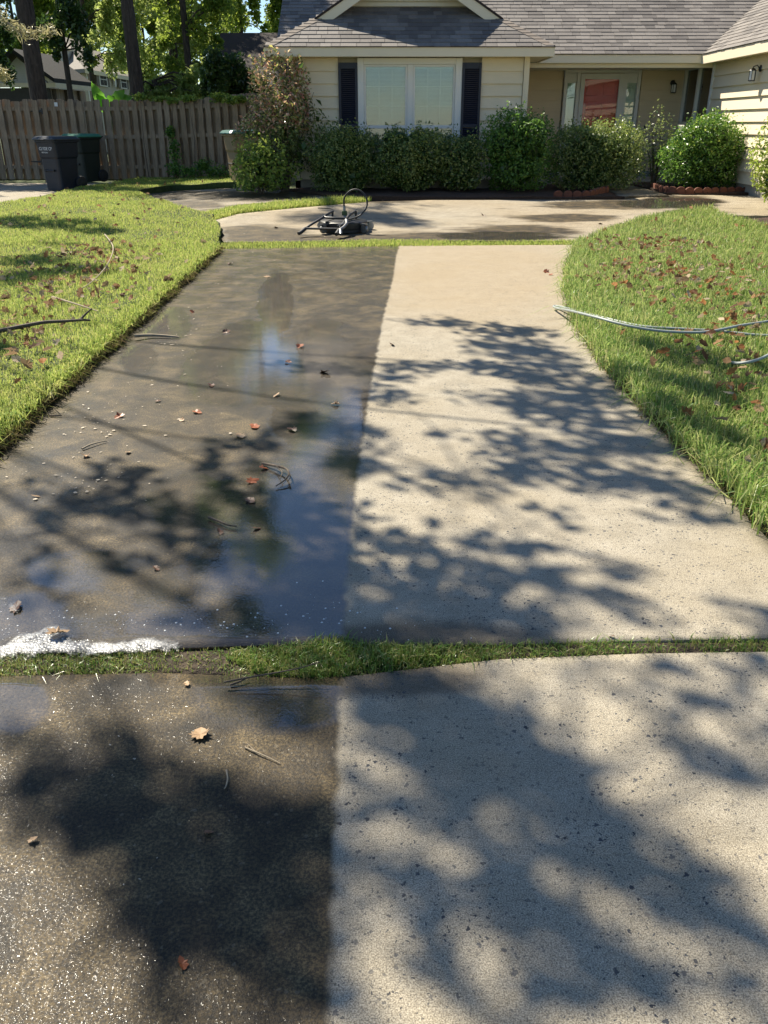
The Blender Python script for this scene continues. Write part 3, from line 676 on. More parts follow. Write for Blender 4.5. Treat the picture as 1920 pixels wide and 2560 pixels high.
st.box(4.28, 4.37, y0, y1, 0.31, 2.38).box(5.12, 5.21, y0, y1, 0.31, 2.38).box(4.371, 5.119, y0, y1, 2.27, 2.38).box(4.371, 5.119, y0, y1, 0.31, 0.50)
storm = st.build('storm_door', M['white_trim'], house, 0.004)
HB().box(4.371, 5.119, DY-0.095, DY-0.09, 0.501, 2.269).build('pane', M['glass_clear'], storm)
HB().box(5.14, 5.19, y0-0.03, y0-0.002, 1.13, 1.30).box(5.02, 5.19, y0-0.05, y0-0.031, 1.20, 1.225).build('storm_handle', M['black_metal'], storm)
fr = HB()
for (a, b) in ((3.93, 4.0), (4.20, 4.275), (5.215, 5.30), (5.52, 5.59)): fr.box(a, b, DY-0.09, DY+0.02, 0.31, 2.39)
fr.box(3.93, 5.59, DY-0.09, DY+0.02, 2.392, 2.445).box(4.001, 4.199, DY-0.06, DY+0.02, 2.20, 2.39).box(5.301, 5.519, DY-0.06, DY+0.02, 2.20, 2.39)
fr.box(4.001, 4.199, DY-0.06, DY+0.02, 0.31, 0.75).box(5.301, 5.519, DY-0.06, DY+0.02, 0.31, 0.75)
frame = fr.build('door_frame', M['white_trim'], house, 0.004)
for (a, b) in ((4.001, 4.199), (5.301, 5.519)):
    sl = HB().box(a, b, DY+0.03, DY+0.04, 0.75, 2.2).build('sidelight', M['blind'], house)
    HB().box(a, b, DY-0.02, DY-0.015, 0.751, 2.199).build('pane', M['glass'], sl)
HB().lathe([(0.02, -0.03), (0.02, 0)], (5.80, DY-0.035, 1.22), 'Y', 10).box(5.785, 5.815, DY-0.05, DY-0.032, 1.30, 1.36).build('doorbell', M['black_metal'], house)
# wing window -----------------------------------------------------------
WX = 6.58
ww = HB().box(WX+0.085, WX+0.1, 18.64, 20.40, 1.40, 2.5).build('wing_window', M['interior'], house)
def sw(name, mat, y0, y1, z0, z1, x0=WX-0.05, x1=WX+0.05, bev=0.003): return HB().box(x0, x1, y0, y1, z0, z1).build(name, M[mat], ww, bev)
sw('casing', 'white_trim', 18.62, 18.71, 1.37, 2.51); sw('casing', 'white_trim', 20.32, 20.41, 1.37, 2.51); sw('casing', 'white_trim', 18.712, 20.318, 2.43, 2.51); sw('casing', 'white_trim', 18.712, 20.318, 1.37, 1.43); sw('mullion', 'white_trim', 19.46, 19.55, 1.432, 2.428)
for (a, b) in ((18.712, 19.458), (19.552, 20.318)):
    sw('pane', 'glass', a, b, 1.432, 2.428, WX+0.0, WX+0.004, 0)
    for i in (1, 2): sw('muntin', 'white_trim', a+(b-a)*i/3-0.008, a+(b-a)*i/3+0.008, 1.432, 2.428, WX+0.01, WX+0.018, 0)
    for i in (1, 2): sw('muntin', 'white_trim', a, b, 1.43+i*0.33-0.008, 1.43+i*0.33+0.008, WX+0.019, WX+0.025, 0)
    sw('blind', 'blind', a, b, 1.44, 2.42, WX+0.06, WX+0.065, 0)
# wall lanterns ---------------------------------------------------------
def lantern(p, n, label):
    t = thing('wall_lantern', label, 'lantern', p); n = Vector(n)
    side = Vector((n.y, -n.x, 0))
    ax = 'Y' if abs(n.y) > 0.5 else 'X'; sg = n.y if ax == 'Y' else n.x
    MB().lathe([(0.055, 0), (0.055, 0.012*sg), (0.03, 0.03*sg)], (0, 0, 0.1), ax, 16).build('backplate', M['black_metal'], t)
    c = n*0.13
    MB().tube([n*0.02+Vector((0, 0, 0.1)), n*0.07+Vector((0, 0, 0.15)), c+Vector((0, 0, 0.13)), c+Vector((0, 0, 0.08))], 0.010).build('arm', M['black_metal'], t)
    MB().lathe([(0.012, 0.11), (0.05, 0.085), (0.062, 0.07), (0.058, 0.066)], c, 'Z', 6).build('cap', M['black_metal'], t)
    MB().lathe([(0.048, 0.064), (0.052, -0.08), (0.044, -0.085)], c, 'Z', 6).build('lamp_glass', M['frosted'], t)
    cg = MB()
    for k in range(6):
        w = 2*math.pi*k/6; q = c+Vector((math.cos(w)*0.055, math.sin(w)*0.055, 0)); cg.tube([q+Vector((0, 0, 0.07)), q+Vector((0, 0, -0.09))], 0.005, 5)
    cg.lathe([(0.06, -0.086), (0.05, -0.1)], c, 'Z', 6).build('cage', M['black_metal'], t)
lantern((6.30, DY-0.035, 2.10), (0, -1, 0), 'small black lantern on the shaded entry wall between door and window')
lantern((WX-0.035, 16.35, 2.16), (-1, 0, 0), 'white-glass black lantern on the sunlit wing wall')

# ------------------------------------------------------------------ fence
def fence():
    y0 = 23.0
    f = thing('wooden_fence', 'weathered grey shadowbox board fence with open gaps behind the trash carts', 'fence', (-7, y0, 0.0)); o = Vector((-7, y0, 0))
    bw, pit = 0.14, 0.217
    meshes = []
    for k in range(5):
        h = 1.80+0.012*k; mb = MB(); c = 0.025
        mb.prism([(0, 0, 0), (bw, 0, 0), (bw, 0, h-c), (bw-c, 0, h), (c, 0, h), (0, 0, h-c)], (0, 0.017, 0)); meshes.append(mb.mesh('board', M['fence_wood']))
    def yy(x): return y0-0.0*x - max(0, (x+6.4))*0.28
    x = -13.5; i = 0
    while x < -2.5:
        y = yy(x); z = float(terr(x, y))+0.03; a = -0.27 if x > -6.4 else 0
        link('board', random.choice(meshes), f, Vector((x, y-0.05, z))-o, (random.gauss(0, .006), random.gauss(0, .009), a))
        xb = x+pit/2
        link('back_board', random.choice(meshes), f, Vector((xb, yy(xb)+0.055, z))-o, (0, random.gauss(0, .008), a))
        x += pit+random.gauss(0, 0.008); i += 1
    for zr in (0.28, 0.98, 1.62):
        for (xa, xb) in ((-13.5, -11.1), (-11.098, -8.7), (-8.698, -6.4), (-6.398, -4.2), (-4.198, -2.4)):
            za = float(terr(xa, y0))+zr; a, b = Vector((xa, yy(xa), za)), Vector((xb, yy(xb), float(terr(xb, y0))+zr))
            MB(o).prism([a+Vector((0, -0.03, 0)), a+Vector((0, 0.04, 0)), a+Vector((0, 0.04, 0.088)), a+Vector((0, -0.03, 0.088))], b-a).build('rail', M['fence_wood'], f)
    for xp in (-11.1, -8.7, -6.4, -4.2, -2.45):
        y = yy(xp); z = float(terr(xp, y)); MB(o).box(xp-0.045, xp+0.045, y+0.075, y+0.165, z-0.1, z+1.78).build('post', M['fence_wood'], f)
    for v in (278, 404):                    # strap hinges of the gate boards
        p = AT(93, v, y0-0.055); mb = MB(o)
        mb.prism([p+Vector((0.10, 0, -0.07)), p+Vector((0.14, 0, -0.07)), p+Vector((0.14, 0, 0.07)), p+Vector((0.10, 0, 0.07)), p+Vector((0.10, 0, 0.025)), p+Vector((-0.16, 0, 0.008)), p+Vector((-0.16, 0, -0.008)), p+Vector((0.10, 0, -0.025))], (0, -0.006, 0))
        mb.build('hinge', M['black_metal'], f)
    p = AT(140, 261, y0-0.06); MB(o).box(p.x-0.04, p.x+0.04, p.y-0.006, p.y-0.001, p.z-0.045, p.z+0.045).build('tag', M['frosted'], f)
fence()

# ------------------------------------------------------------------ trash carts
def rr(w, d, r=0.06, n=4):                  # rounded rectangle
    pts = []
    for cx, cy, a0 in ((w/2-r, d/2-r, 0), (-w/2+r, d/2-r, 90), (-w/2+r, -d/2+r, 180), (w/2-r, -d/2+r, 270)):
        for k in range(n+1):
            a = R(a0+90*k/n); pts.append((cx+r*math.cos(a), cy+r*math.sin(a)))
    return pts
def loft(mb, secs):
    n = len(secs[0][0]); vs = [(p[0]+s[2], p[1]+s[3], s[1]) for s in secs for p in s[0]]; m = len(secs)
    fs = [(i*n+k, i*n+(k+1) % n, (i+1)*n+(k+1) % n, (i+1)*n+k) for i in range(m-1) for k in range(n)]
    fs += [tuple(range(n))[::-1], tuple((m-1)*n+k for k in range(n))]
    return mb.add(vs, fs)
def cart(label, loc, rotz, body, lid, text=None, hh=1.0):
    """front faces local -y, wheels and handle at +y"""
    t = thing('trash_cart', label, 'trash cart', loc, rotz, None)
    k = hh
    b = MB()
    loft(b, [(rr(.50, .50, .07), 0.02, 0, 0), (rr(.535, .56, .07), 0.62*k, 0, 0), (rr(.575, .60, .07), 0.66*k, 0, .0), (rr(.60, .66, .07), 0.93*k, 0, .0), (rr(.65, .71, .08), 0.935*k, 0, 0), (rr(.655, .715, .08), 0.975*k, 0, 0)])
    bo = b.build('body', M[body], t, 0.006)
    l = MB()
    loft(l, [(rr(.69, .76, .08), 0.978*k, 0, -0.01), (rr(.69, .76, .08), 1.0*k, 0, -0.01), (rr(.62, .66, .08), 1.045*k, 0, -0.01), (rr(.50, .54, .08), 1.055*k, 0, -0.01)])
    l.box(-0.09, 0.09, -0.42, -0.385, 0.982*k, 0.998*k)
    l.build('lid', M[lid], t, 0.005)
    MB().tube([(-.24, .34, .95*k), (-.24, .43, .985*k), (.24, .43, .985*k), (.24, .34, .95*k)], 0.016, 8).build('handle', M[body], t)
    for s in (-1, 1):
        w = MB().lathe([(0.10, -0.03), (0.135, -0.028), (0.145, -0.012), (0.145, 0.012), (0.135, 0.028), (0.10, 0.03)], (s*0.285, 0.27, 0.145), 'X', 24).build('wheel', M['black_rubber'], t)
        MB().lathe([(0.035, -0.04*s), (0.07, -0.005*s), (0.07, 0.034*s), (0.03, 0.045*s)], (s*0.285, 0.27, 0.145), 'X', 16).build('hub', M['black_rubber'], w)
    MB().tube([(-.27, .27, .145), (.27, .27, .145)], 0.012).build('axle', M['black_metal'], t)
    MB().tube([(-.12, -.30, .40*k), (.12, -.30, .40*k)], 0.012).box(-.14, -.125, -.31, -.25, .38*k, .42*k).box(.125, .14, -.31, -.25, .38*k, .42*k).build('lift_bar', M['black_metal'], t)
    if text:
        ref = None
        for (tx, size, dz, dx) in text:
            cu = bpy.data.curves.new('txt', 'FONT'); cu.body = tx; cu.size = size; cu.align_x = 'CENTER'; cu.extrude = 0.0008; cu.offset = size*0.012
            to = bpy.data.objects.new('txt', cu); COL.objects.link(to); dg = bpy.context.evaluated_depsgraph_get()
            me = bpy.data.meshes.new_from_object(to.evaluated_get(dg)); bpy.data.objects.remove(to)
            me.materials.clear(); me.materials.append(M['print_white'])
            link('print', me, t, (dx, -0.3265, dz*k), (R(90-6), 0, 0))
    return t
cart('dark navy trash cart with pale printed letters and black lid', G(160, 476), R(-30), 'navy_plastic', 'black_lid', [('CLYDE CF', 0.088, 0.79, 0.0), ('RECYCLING', 0.036, 0.735, -0.03)], 1.03)
g2 = G(218, 456); cart('dark green trash cart with bright green lid behind the navy one', (g2.x-0.03, g2.y+0.15, g2.z), R(-34), 'green_plastic', 'green_lid', None, 1.05)
cart('tan trash cart with teal lid beside the house corner', (-3.02, 19.4, 0.22), R(-60), 'tan_plastic', 'teal_lid', None, 1.0)

# ------------------------------------------------------------------ surface cleaner (round washing deck on casters, handle folded down)
def cleaner():
    g = G(860, 578); t = thing('surface_cleaner', 'black round pressure-washer surface cleaner with looped hose lying on the driveway', 'surface cleaner', g); t.scale = (.98, .98, .88)
    d = MB().lathe([(0.30, 0.05), (0.325, 0.055), (0.33, 0.075), (0.33, 0.15), (0.31, 0.165), (0.16, 0.18), (0.10, 0.19), (0.02, 0.192)], (0, 0, 0), 'Z', 40)
    deck = d.build('deck', M['black_metal'], t)
    sk = MB().lathe([(0.315, 0.012), (0.32, 0.012), (0.322, 0.05), (0.30, 0.052)], (0, 0, 0), 'Z', 40); sk.build('brush_skirt', M['black_rubber'], t)
    for a in (225, 320, 20, 150):
        c, s_ = math.cos(R(a)), math.sin(R(a)); x, y = c*0.385, s_*0.385
        br = MB().box(-0.075, 0.04, -0.025, 0.025, 0.125, 0.14).box(-0.02, 0.02, -0.035, -0.027, 0.05, 0.125).box(-0.02, 0.02, 0.027, 0.035, 0.05, 0.125).build('caster_fork', M['grey_metal'], t, 0, (x, y, 0), (0, 0, R(a)))
        MB().lathe([(0.03, -0.022), (0.055, -0.02), (0.062, -0.008), (0.062, 0.008), (0.055, 0.02), (0.03, 0.022)], (0, 0, 0.062), 'Y', 18).build('caster_wheel', M['grey_metal'], br)
    MB().lathe([(0.045, 0.19), (0.045, 0.20), (0.03, 0.21), (0.022, 0.24)], (0.02, 0.03, 0), 'Z', 16).build('swivel', M['grey_metal'], t)
    MB().box(-0.035+0.01, 0.035+0.01, -0.0, 0.06, 0.235, 0.30).build('fitting', M['green_fitting'], t, 0.006)
    # handle: two brackets at the back of the deck, arms come forward and down over the front edge
    MB().box(-0.175, -0.145, 0.05, 0.09, 0.16, 0.29).box(0.155, 0.185, 0.05, 0.09, 0.16, 0.29).build('handle_bracket', M['black_metal'], t, 0.004)
    la = [(-0.155, 0.07, 0.29), (-0.25, -0.12, 0.25), (-0.30, -0.24, 0.215), (-0.44, -0.42, 0.14), (-0.50, -0.48, 0.10)]
    ra = [(0.165, 0.07, 0.29), (0.08, -0.12, 0.25), (0.04, -0.26, 0.20), (-0.02, -0.48, 0.13), (-0.03, -0.56, 0.10)]
    hd = MB().tube(la, 0.018, 10).tube(ra, 0.018, 10)
    hd.tube([(-0.265, -0.14, 0.24), (-0.24, -0.20, 0.225), (-0.1, -0.24, 0.22), (0.06, -0.23, 0.215)], 0.018, 10)
    hd.tube([la[-1], (-0.3, -0.52, 0.10), ra[-1]], 0.017, 10)
    h = hd.build('handle', M['black_metal'], t)
    MB().tube([la[-1], (-0.555, -0.56, 0.055), (-0.585, -0.60, 0.04)], [0.026, 0.027, 0.026], 12).build('grip', M['black_rubber'], h)
    MB().tube([ra[-1], (-0.06, -0.66, 0.06), (-0.07, -0.72, 0.045)], [0.026, 0.027, 0.026], 12).build('grip', M['black_rubber'], h)
    MB().tube([(0.05, -0.30, 0.20), (0.06, -0.42, 0.16), (0.02, -0.52, 0.12), (-0.02, -0.60, 0.10), (-0.01, -0.70, 0.04)], 0.022, 10).tube([(0.03, -0.40, 0.17), (-0.02, -0.50, 0.155), (-0.06, -0.56, 0.15)], 0.012, 8).build('trigger_gun', M['grey_metal'], h)
    lp = [(0.01, 0.03, 0.29)]; 
    lp += [(0.01, 0.03, 0.36), (0.005, 0.02, 0.45), (0.02, 0.01, 0.56), (0.09, -0.01, 0.665), (0.18, -0.03, 0.70), (0.27, -0.06, 0.65), (0.325, -0.10, 0.54), (0.33, -0.14, 0.42), (0.29, -0.18, 0.32), (0.22, -0.22, 0.25), (0.12, -0.26, 0.215), (0.05, -0.31, 0.20)]
    lp = [(x, y, .29+(z-.29)*.8 if z > .29 else z) for x, y, z in lp]
    sm_ = []
    for i in range(len(lp)-1):
        a, b = Vector(lp[i]), Vector(lp[i+1]); pa = Vector(lp[max(i-1, 0)]); nb = Vector(lp[min(i+2, len(lp)-1)])
        for k in range(4):
            u = k/4; sm_.append(0.5*((2*a)+(b-pa)*u+(2*pa-5*a+4*b-nb)*u*u+(3*a-pa-3*b+nb)*u**3))
    sm_.append(Vector(lp[-1]))
    MB().tube(sm_, 0.0125, 10).build('whip_hose', M['black_rubber'], t)
    MB().lathe([(0.02, 0.29), (0.02, 0.35), (0.015, 0.37)], (0.01, 0.03, 0), 'Z', 10).build('crimp', M['grey_metal'], t)
cleaner()

# ------------------------------------------------------------------ hoses on the right lawn
def spline(pts, k=6):
    out = []; pts = [Vector(p) for p in pts]; n = len(pts)
    for i in range(n-1):
        a, b, pa, nb = pts[i], pts[i+1], pts[max(i-1, 0)], pts[min(i+2, n-1)]
        for j in range(k):
            u = j/k; out.append(0.5*((2*a)+(b-pa)*u+(2*pa-5*a+4*b-nb)*u*u+(3*a-pa-3*b+nb)*u**3))
    return out+[pts[-1]]
def hose():
    hp = [(2900, 700, .06), (2400, 735, .08), (2080, 775, .10), (1990, 785, .10), (1920, 803, .10), (1850, 814, .11), (1780, 828, .105), (1720, 831, .10), (1640, 826, .11), (1560, 812, .13), (1490, 793, .14), (1430, 778, .11), (1395, 771, .045), (1384, 766, .03), (1396, 766, .03), (1440, 776, .07), (1500, 792, .09), (1600, 815, .09), (1700, 822, .085), (1800, 828, .085), (1900, 838, .08), (2000, 838, .085), (2100, 838, .08), (2500, 800, .08), (3000, 720, .06)]
    ps = spline([G(u, v, dz) for u, v, dz in hp])
    b = ps[0]; tag(MB(b).tube(ps, 0.0095, 10).build('pressure_hose', M['hose_grey'], None, 0, b), 'grey hose bending out over the driveway edge and back across the lawn', 'hose')
    ps = spline([G(u, v, dz) for u, v, dz in [(1828, 906, .05), (1850, 908, .08), (1885, 902, .10), (1920, 888, .10), (1990, 850, .10), (2060, 830, .09), (2500, 790, .08), (3000, 715, .06)]])
    b = ps[0]; tag(MB(b).tube(ps, 0.0095, 10).build('pressure_hose', M['hose_grey'], None, 0, b), 'short grey hose end in the grass at the right edge', 'hose')
hose()

# ------------------------------------------------------------------ terracotta bed edging
def edging(pts, label):
    t = thing('bed_edging', label, 'edging', pts[0]); o = Vector(pts[0])
    path = spline(pts, 12); acc = 0.0
    mb = MB(); w = 0.155; prof = [(-w/2, 0, 0), (w/2, 0, 0), (w/2, 0, .07)] + [(w/2*math.cos(a), 0, .07+.055*math.sin(a)) for a in np.linspace(0.3, math.pi-0.3, 6)] + [(-w/2, 0, .07)]
    mb.prism(prof, (0, 0.05, 0)); me = mb.mesh('edging_piece', M['terracotta'], 0.006)
    for a, b in zip(path[:-1], path[1:]):
        L = (b-a).length
        while acc < L:
            p = a.lerp(b, acc/L); link('edging_piece', me, t, p-o, (random.gauss(0, .05), random.gauss(0, .03), math.atan2((b-a).y, (b-a).x)+random.gauss(0, .05))); acc += 0.163
        acc -= L
edging([G(1395, 495), G(1470, 495), Vector((3.9, 15.95, .24)), Vector((4.1, 16.2, .24))], 'dark terracotta scalloped edging under the hedges in front of the bay window')
edging([Vector((5.15, 17.2, .24)), Vector((5.1, 16.3, .24)), Vector((5.3, 16.05, .24)), G(1760, 487), G(1876, 484)], 'reddish scalloped edging at the foot of the round bush by the wing')

# ------------------------------------------------------------------ foliage builders
def unit(n):
    v = RNG.normal(size=(n, 3)); return v/np.linalg.norm(v, axis=1, keepdims=True)
def leaf_geo(P, size, aspect=0.5, up=0.3, fold=0.12, outward=None):
    n = len(P); size = np.broadcast_to(np.asarray(size, float), (n,))[:, None]
    nrm = unit(n); nrm[:, 2] += up
    if outward is not None: nrm = nrm+outward
    nrm /= np.linalg.norm(nrm, axis=1, keepdims=True)
    d = np.cross(nrm, unit(n)); d /= np.linalg.norm(d, axis=1, keepdims=True)+1e-9
    s = np.cross(nrm, d)
    V = np.empty((n, 4, 3))
    V[:, 0] = P-d*size*0.5; V[:, 2] = P+d*size*0.5
    m = P-d*size*0.05+nrm*size*fold
    V[:, 1] = m-s*size*aspect*0.5; V[:, 3] = m+s*size*aspect*0.5
    F = np.arange(n*4).reshape(n, 4)
    return V.reshape(-1, 3), F
def leaf_mesh(name, P, size, mat, **kw):
    V, F = leaf_geo(P, size, **kw); return np_mesh(name, V, F, mat)
def lump(d, seed, amp=0.22, f=2.6):
    s = np.zeros(len(d)); r = np.random.default_rng(seed)
    for i in range(5):
        k = r.normal(size=3)*f*(1+0.5*i); s += np.sin(d@k+r.uniform(0, 6.28))/(1+0.4*i)
    return 1+amp*s/2
def ellip(c, rad, n, seed, shell=0.35, amp=0.22, power=2.0):
    """points through a lumpy superellipsoid, more of them near its skin"""
    d = unit(n); e = np.abs(d)**power; q = 1/(e.sum(1))**(1/power); d2 = d*q[:, None]
    r = RNG.random(n)**shell*lump(d, seed, amp)
    return np.asarray(c)+d2*r[:, None]*np.asarray(rad), d
def shrub(label, c, rad, n, size, mat, seed, power=3.0, amp=0.16, name='shrub', group=None, stems=7, extra=None, up=0.5, dense=1.0):
    x, y, h = c; z = float(terr(x, y))+0.03; rx, ry = rad
    t = thing(name, label, 'shrub', (x, y, z), 0, group)
    P, d = ellip((0, 0, h*0.52), (rx, ry, h*0.5), n, seed, 0.30, amp, power)
    # shoots standing out of the clipped skin
    k = n//60; tp = P[RNG.choice(np.where(P[:, 2] > h*0.72)[0], k)]; top = np.vstack([tp+np.array([0, 0, .03])*j*RNG.uniform(.6, 1.4, (k, 1))+RNG.normal(size=(k, 3))*.016 for j in range(1, 6)]); k = len(top)
    P = np.vstack([P, top]); d = np.vstack([d, np.tile([0, 0, .6], (k, 1))])
    keep = P[:, 2] > 0.02; P, d = P[keep], d[keep]
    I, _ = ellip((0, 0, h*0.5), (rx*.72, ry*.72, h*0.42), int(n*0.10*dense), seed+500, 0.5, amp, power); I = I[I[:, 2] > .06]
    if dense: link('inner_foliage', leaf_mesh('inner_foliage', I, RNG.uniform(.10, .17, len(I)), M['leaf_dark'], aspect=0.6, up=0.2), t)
    link('foliage', leaf_mesh('foliage', P, RNG.uniform(.7, 1.3, len(P))*size, M[mat], aspect=0.55, up=up, outward=d*0.7), t)
    if extra:
        m2, k2, cond = extra; Q = P[cond(P, h)]; Q = Q[RNG.choice(len(Q), min(k2, len(Q)), replace=False)]+RNG.normal(size=(min(k2, len(Q)), 3))*0.03
        link('young_leaves', leaf_mesh('young_leaves', Q, RNG.uniform(.7, 1.3, len(Q))*size*1.1, M[m2], aspect=0.5, up=up), t)
    mb = MB()
    for i in range(stems):
        a = random.uniform(0, 6.28); r = random.uniform(.3, .8); b = Vector((math.cos(a)*.07*rx, math.sin(a)*.07*ry, -0.03))
        e = Vector((math.cos(a)*rx*r, math.sin(a)*ry*r, h*random.uniform(.55, .9))); m = b.lerp(e, .5)+Vector((0, 0, h*.1))
        mb.tube([b, m, e], [.016, .011, .004], 6)
    mb.build('stem', M['twig'], t); return t
# foundation planting, left to right
shrub('tall loose shrub with pink and plum leaves at the bay corner', (-1.86, 16.75, 2.0), (0.86, 0.55), 4600, 0.066, 'leaf_plum', 1, 2.0, 0.55, 'flowering_shrub', extra=('leaf_pink', 2200, lambda P, h: (P[:, 2] > h*0.5) & (P[:, 0] < .5)), stems=16, dense=.35)
shrub('light green leafy plant in front of the pink shrub', (-2.22, 16.20, 0.80), (0.48, 0.40), 2400, 0.07, 'leaf_light', 2, 2.0, 0.6, 'leafy_plant', dense=.4)
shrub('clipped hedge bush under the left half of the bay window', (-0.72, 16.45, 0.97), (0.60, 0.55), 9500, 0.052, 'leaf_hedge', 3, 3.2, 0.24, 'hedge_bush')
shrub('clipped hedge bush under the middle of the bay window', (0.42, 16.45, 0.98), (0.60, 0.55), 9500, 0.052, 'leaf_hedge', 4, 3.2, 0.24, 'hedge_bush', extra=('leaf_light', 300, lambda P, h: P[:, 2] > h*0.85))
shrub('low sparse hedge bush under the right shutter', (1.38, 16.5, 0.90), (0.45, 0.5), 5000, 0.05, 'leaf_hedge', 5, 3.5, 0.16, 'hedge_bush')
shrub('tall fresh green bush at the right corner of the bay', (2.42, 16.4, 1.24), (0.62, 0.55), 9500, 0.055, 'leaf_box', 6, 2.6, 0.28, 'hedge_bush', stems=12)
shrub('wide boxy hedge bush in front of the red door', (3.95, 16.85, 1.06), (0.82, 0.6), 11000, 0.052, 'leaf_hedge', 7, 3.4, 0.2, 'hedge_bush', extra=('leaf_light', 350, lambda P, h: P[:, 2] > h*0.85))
shrub('thin sparse shrub against the entry wall beside the round bush', (5.32, 17.6, 1.25), (0.32, 0.3), 700, 0.055, 'leaf_hedge', 8, 2.0, 0.4, 'thin_shrub', stems=9, dense=0)
shrub('round sunlit green bush in front of the wing window', (5.98, 16.85, 1.16), (0.72, 0.62), 9500, 0.055, 'leaf_box', 9, 2.4, 0.22, 'round_bush', extra=('leaf_light', 900, lambda P, h: P[:, 2] > h*0.5))
shrub('bright leafy shrub cut off by the right edge of the view', (6.28, 13.9, 1.30), (0.55, 0.6), 4500, 0.065, 'leaf_light', 10, 2.2, 0.3, 'leafy_shrub')

def tree(label, base, trunk, crowns, mat, n, size, seed, name='tree', group=None, limbs=6, rot=0.0, shell=0.42, amp=0.35):
    """trunk: [(x,y,z,r)] offsets from the base; crowns: [(cx,cy,cz,rx,ry,rz)] offsets"""
    t = thing(name, label, 'tree', base, rot, group); mb = MB()
    ps = [Vector(p[:3]) for p in trunk]; rs = [p[3] for p in trunk]; sp = spline(ps, 5); ri = np.interp(np.linspace(0, len(rs)-1, len(sp)), np.arange(len(rs)), rs)
    mb.tube(sp, list(ri*RNG.uniform(.94, 1.06, len(ri))), 12)
    vol = np.array([c[3]*c[4]*c[5] for c in crowns])**0.8; vol = vol/vol.sum()
    parts = []
    for i, (c, w) in enumerate(zip(crowns, vol)):
        k = int(n*w); sub = []; nb = max(4, int(9*w*len(crowns)))
        B, _ = ellip(c[:3], [q*0.85 for q in c[3:]], nb, seed+i, 0.5, amp)
        for b in B:                          # clumps of leaves with air between them
            rr_ = np.array(c[3:])*random.uniform(.28, .55); Q, _ = ellip(b, rr_, k//nb, seed+i+int(abs(b[0])*50), shell, amp); sub.append(Q)
            q = min(sp[len(sp)//3:], key=lambda s_: (s_-Vector(b)).length + abs(s_.z-b[2])*0.3)
            if (q-Vector(b)).length < 9: mb.tube([q, q.lerp(Vector(b), .5)+Vector((0, 0, .15)), Vector(b)], [max(.02, rs[-1]*.5), .03, .008], 6, False)
        parts += sub
    P = np.vstack(parts)
    mb.build('trunk', M['bark'], t)
    link('crown', leaf_mesh('crown', P, RNG.uniform(.65, 1.35, len(P))*size, M[mat], aspect=0.6, up=0.4), t)
    return t
def px_tree(label, u, D, ells, mat, n, size, seed, r0=0.2, top=None, lean=0.0, **kw):
    """crown ellipses described where the photograph shows them, stood at depth D"""
    b = AT(u, 440, D); z0 = float(terr(b.x, D)); zc = D*CP; base = Vector((b.x, D, z0)); cr = []
    for (cu, cv, ru, rv) in ells:
        p = AT(cu, cv, D); k = (D*CP+(CAM_H-p.z)*SP)/FPX
        cr.append((p.x-b.x, random.uniform(-.5, .5), p.z-z0, ru*k, ru*k*0.9, rv*k*1.1))
    H = max(c[2]+c[5]*0.3 for c in cr); tx = lean*H
    tr = [(0, 0, -0.2, r0*1.25), (tx*.1, 0, H*.1, r0), (tx*.5, 0.05, H*.5, r0*.75), (tx, 0, H, r0*.25)]
    return tree(label, base, tr, cr, mat, n, size, seed, **kw)
# trees beyond the fence
GT = 'trees beyond the fence'
UP = [(-420, 150, 170), (-760, 140, 170), (-1050, 110, 150)]       # crowns go on above the view
def upper(u, k=3): return [(u+random.uniform(-70, 70), v, ru, rv) for v, ru, rv in UP[:k]]
px_tree('dark leafy tree crown hanging over the dark-roofed outbuilding', 205, 29.5, [(165, 10, 85, 70), (140, 105, 45, 45), (225, 70, 45, 75), (200, -130, 150, 90)]+upper(180), 'leaf_dark', 17000, 0.16, 31, 0.09, group=GT)
px_tree('dark tree at the left edge of the view above the fence', -60, 31, [(5, 60, 40, 70), (10, 170, 40, 40), (-80, 40, 90, 120), (20, -60, 90, 60)]+upper(-60), 'leaf_dark', 15000, 0.16, 32, 0.12, group=GT)
px_tree('sunlit yellow-green tree between the two pine trunks', 262, 40, [(258, 60, 60, 95), (292, 150, 38, 60), (235, -110, 130, 90), (245, 140, 40, 45)]+upper(260, 2), 'leaf_yellow', 22000, 0.17, 33, 0.11, group=GT)
px_tree('sunlit yellow-green tree just right of the second pine trunk', 372, 43, [(380, 40, 55, 95), (365, 150, 45, 70), (400, -120, 130, 90), (345, 80, 30, 60)]+upper(380, 2), 'leaf_yellow', 22000, 0.17, 34, 0.11, group=GT)
px_tree('slender twin-trunked tree with mid green leaves, left stem of the pair', 478, 33, [(430, 120, 55, 60), (420, 30, 50, 60), (455, -130, 120, 110), (470, 190, 45, 40)]+upper(440, 3), 'leaf_mid', 18000, 0.14, 35, 0.11, lean=-0.05, group=GT)
px_tree('slender upright tree standing right beside the twin-trunked one', 497, 32.4, [(515, 90, 60, 70), (530, 10, 60, 60), (490, -130, 130, 110), (520, 170, 35, 40)]+upper(540, 2), 'leaf_mid', 16000, 0.14, 36, 0.13, lean=-0.01, group=GT)
px_tree('glossy dark evergreen in front of the brown-roofed house', 570, 26.5, [(585, 205, 62, 60), (545, 175, 42, 55), (625, 235, 40, 40), (520, 225, 35, 40)], 'leaf_dark', 12000, 0.13, 37, 0.08, group=GT)
px_tree('tall tree rising behind the ridge of the brown-roofed house', 625, 49, [(590, 40, 55, 70), (655, 30, 50, 80), (620, -120, 140, 90)]+upper(640, 1), 'leaf_mid', 14000, 0.20, 38, 0.14, group=GT)
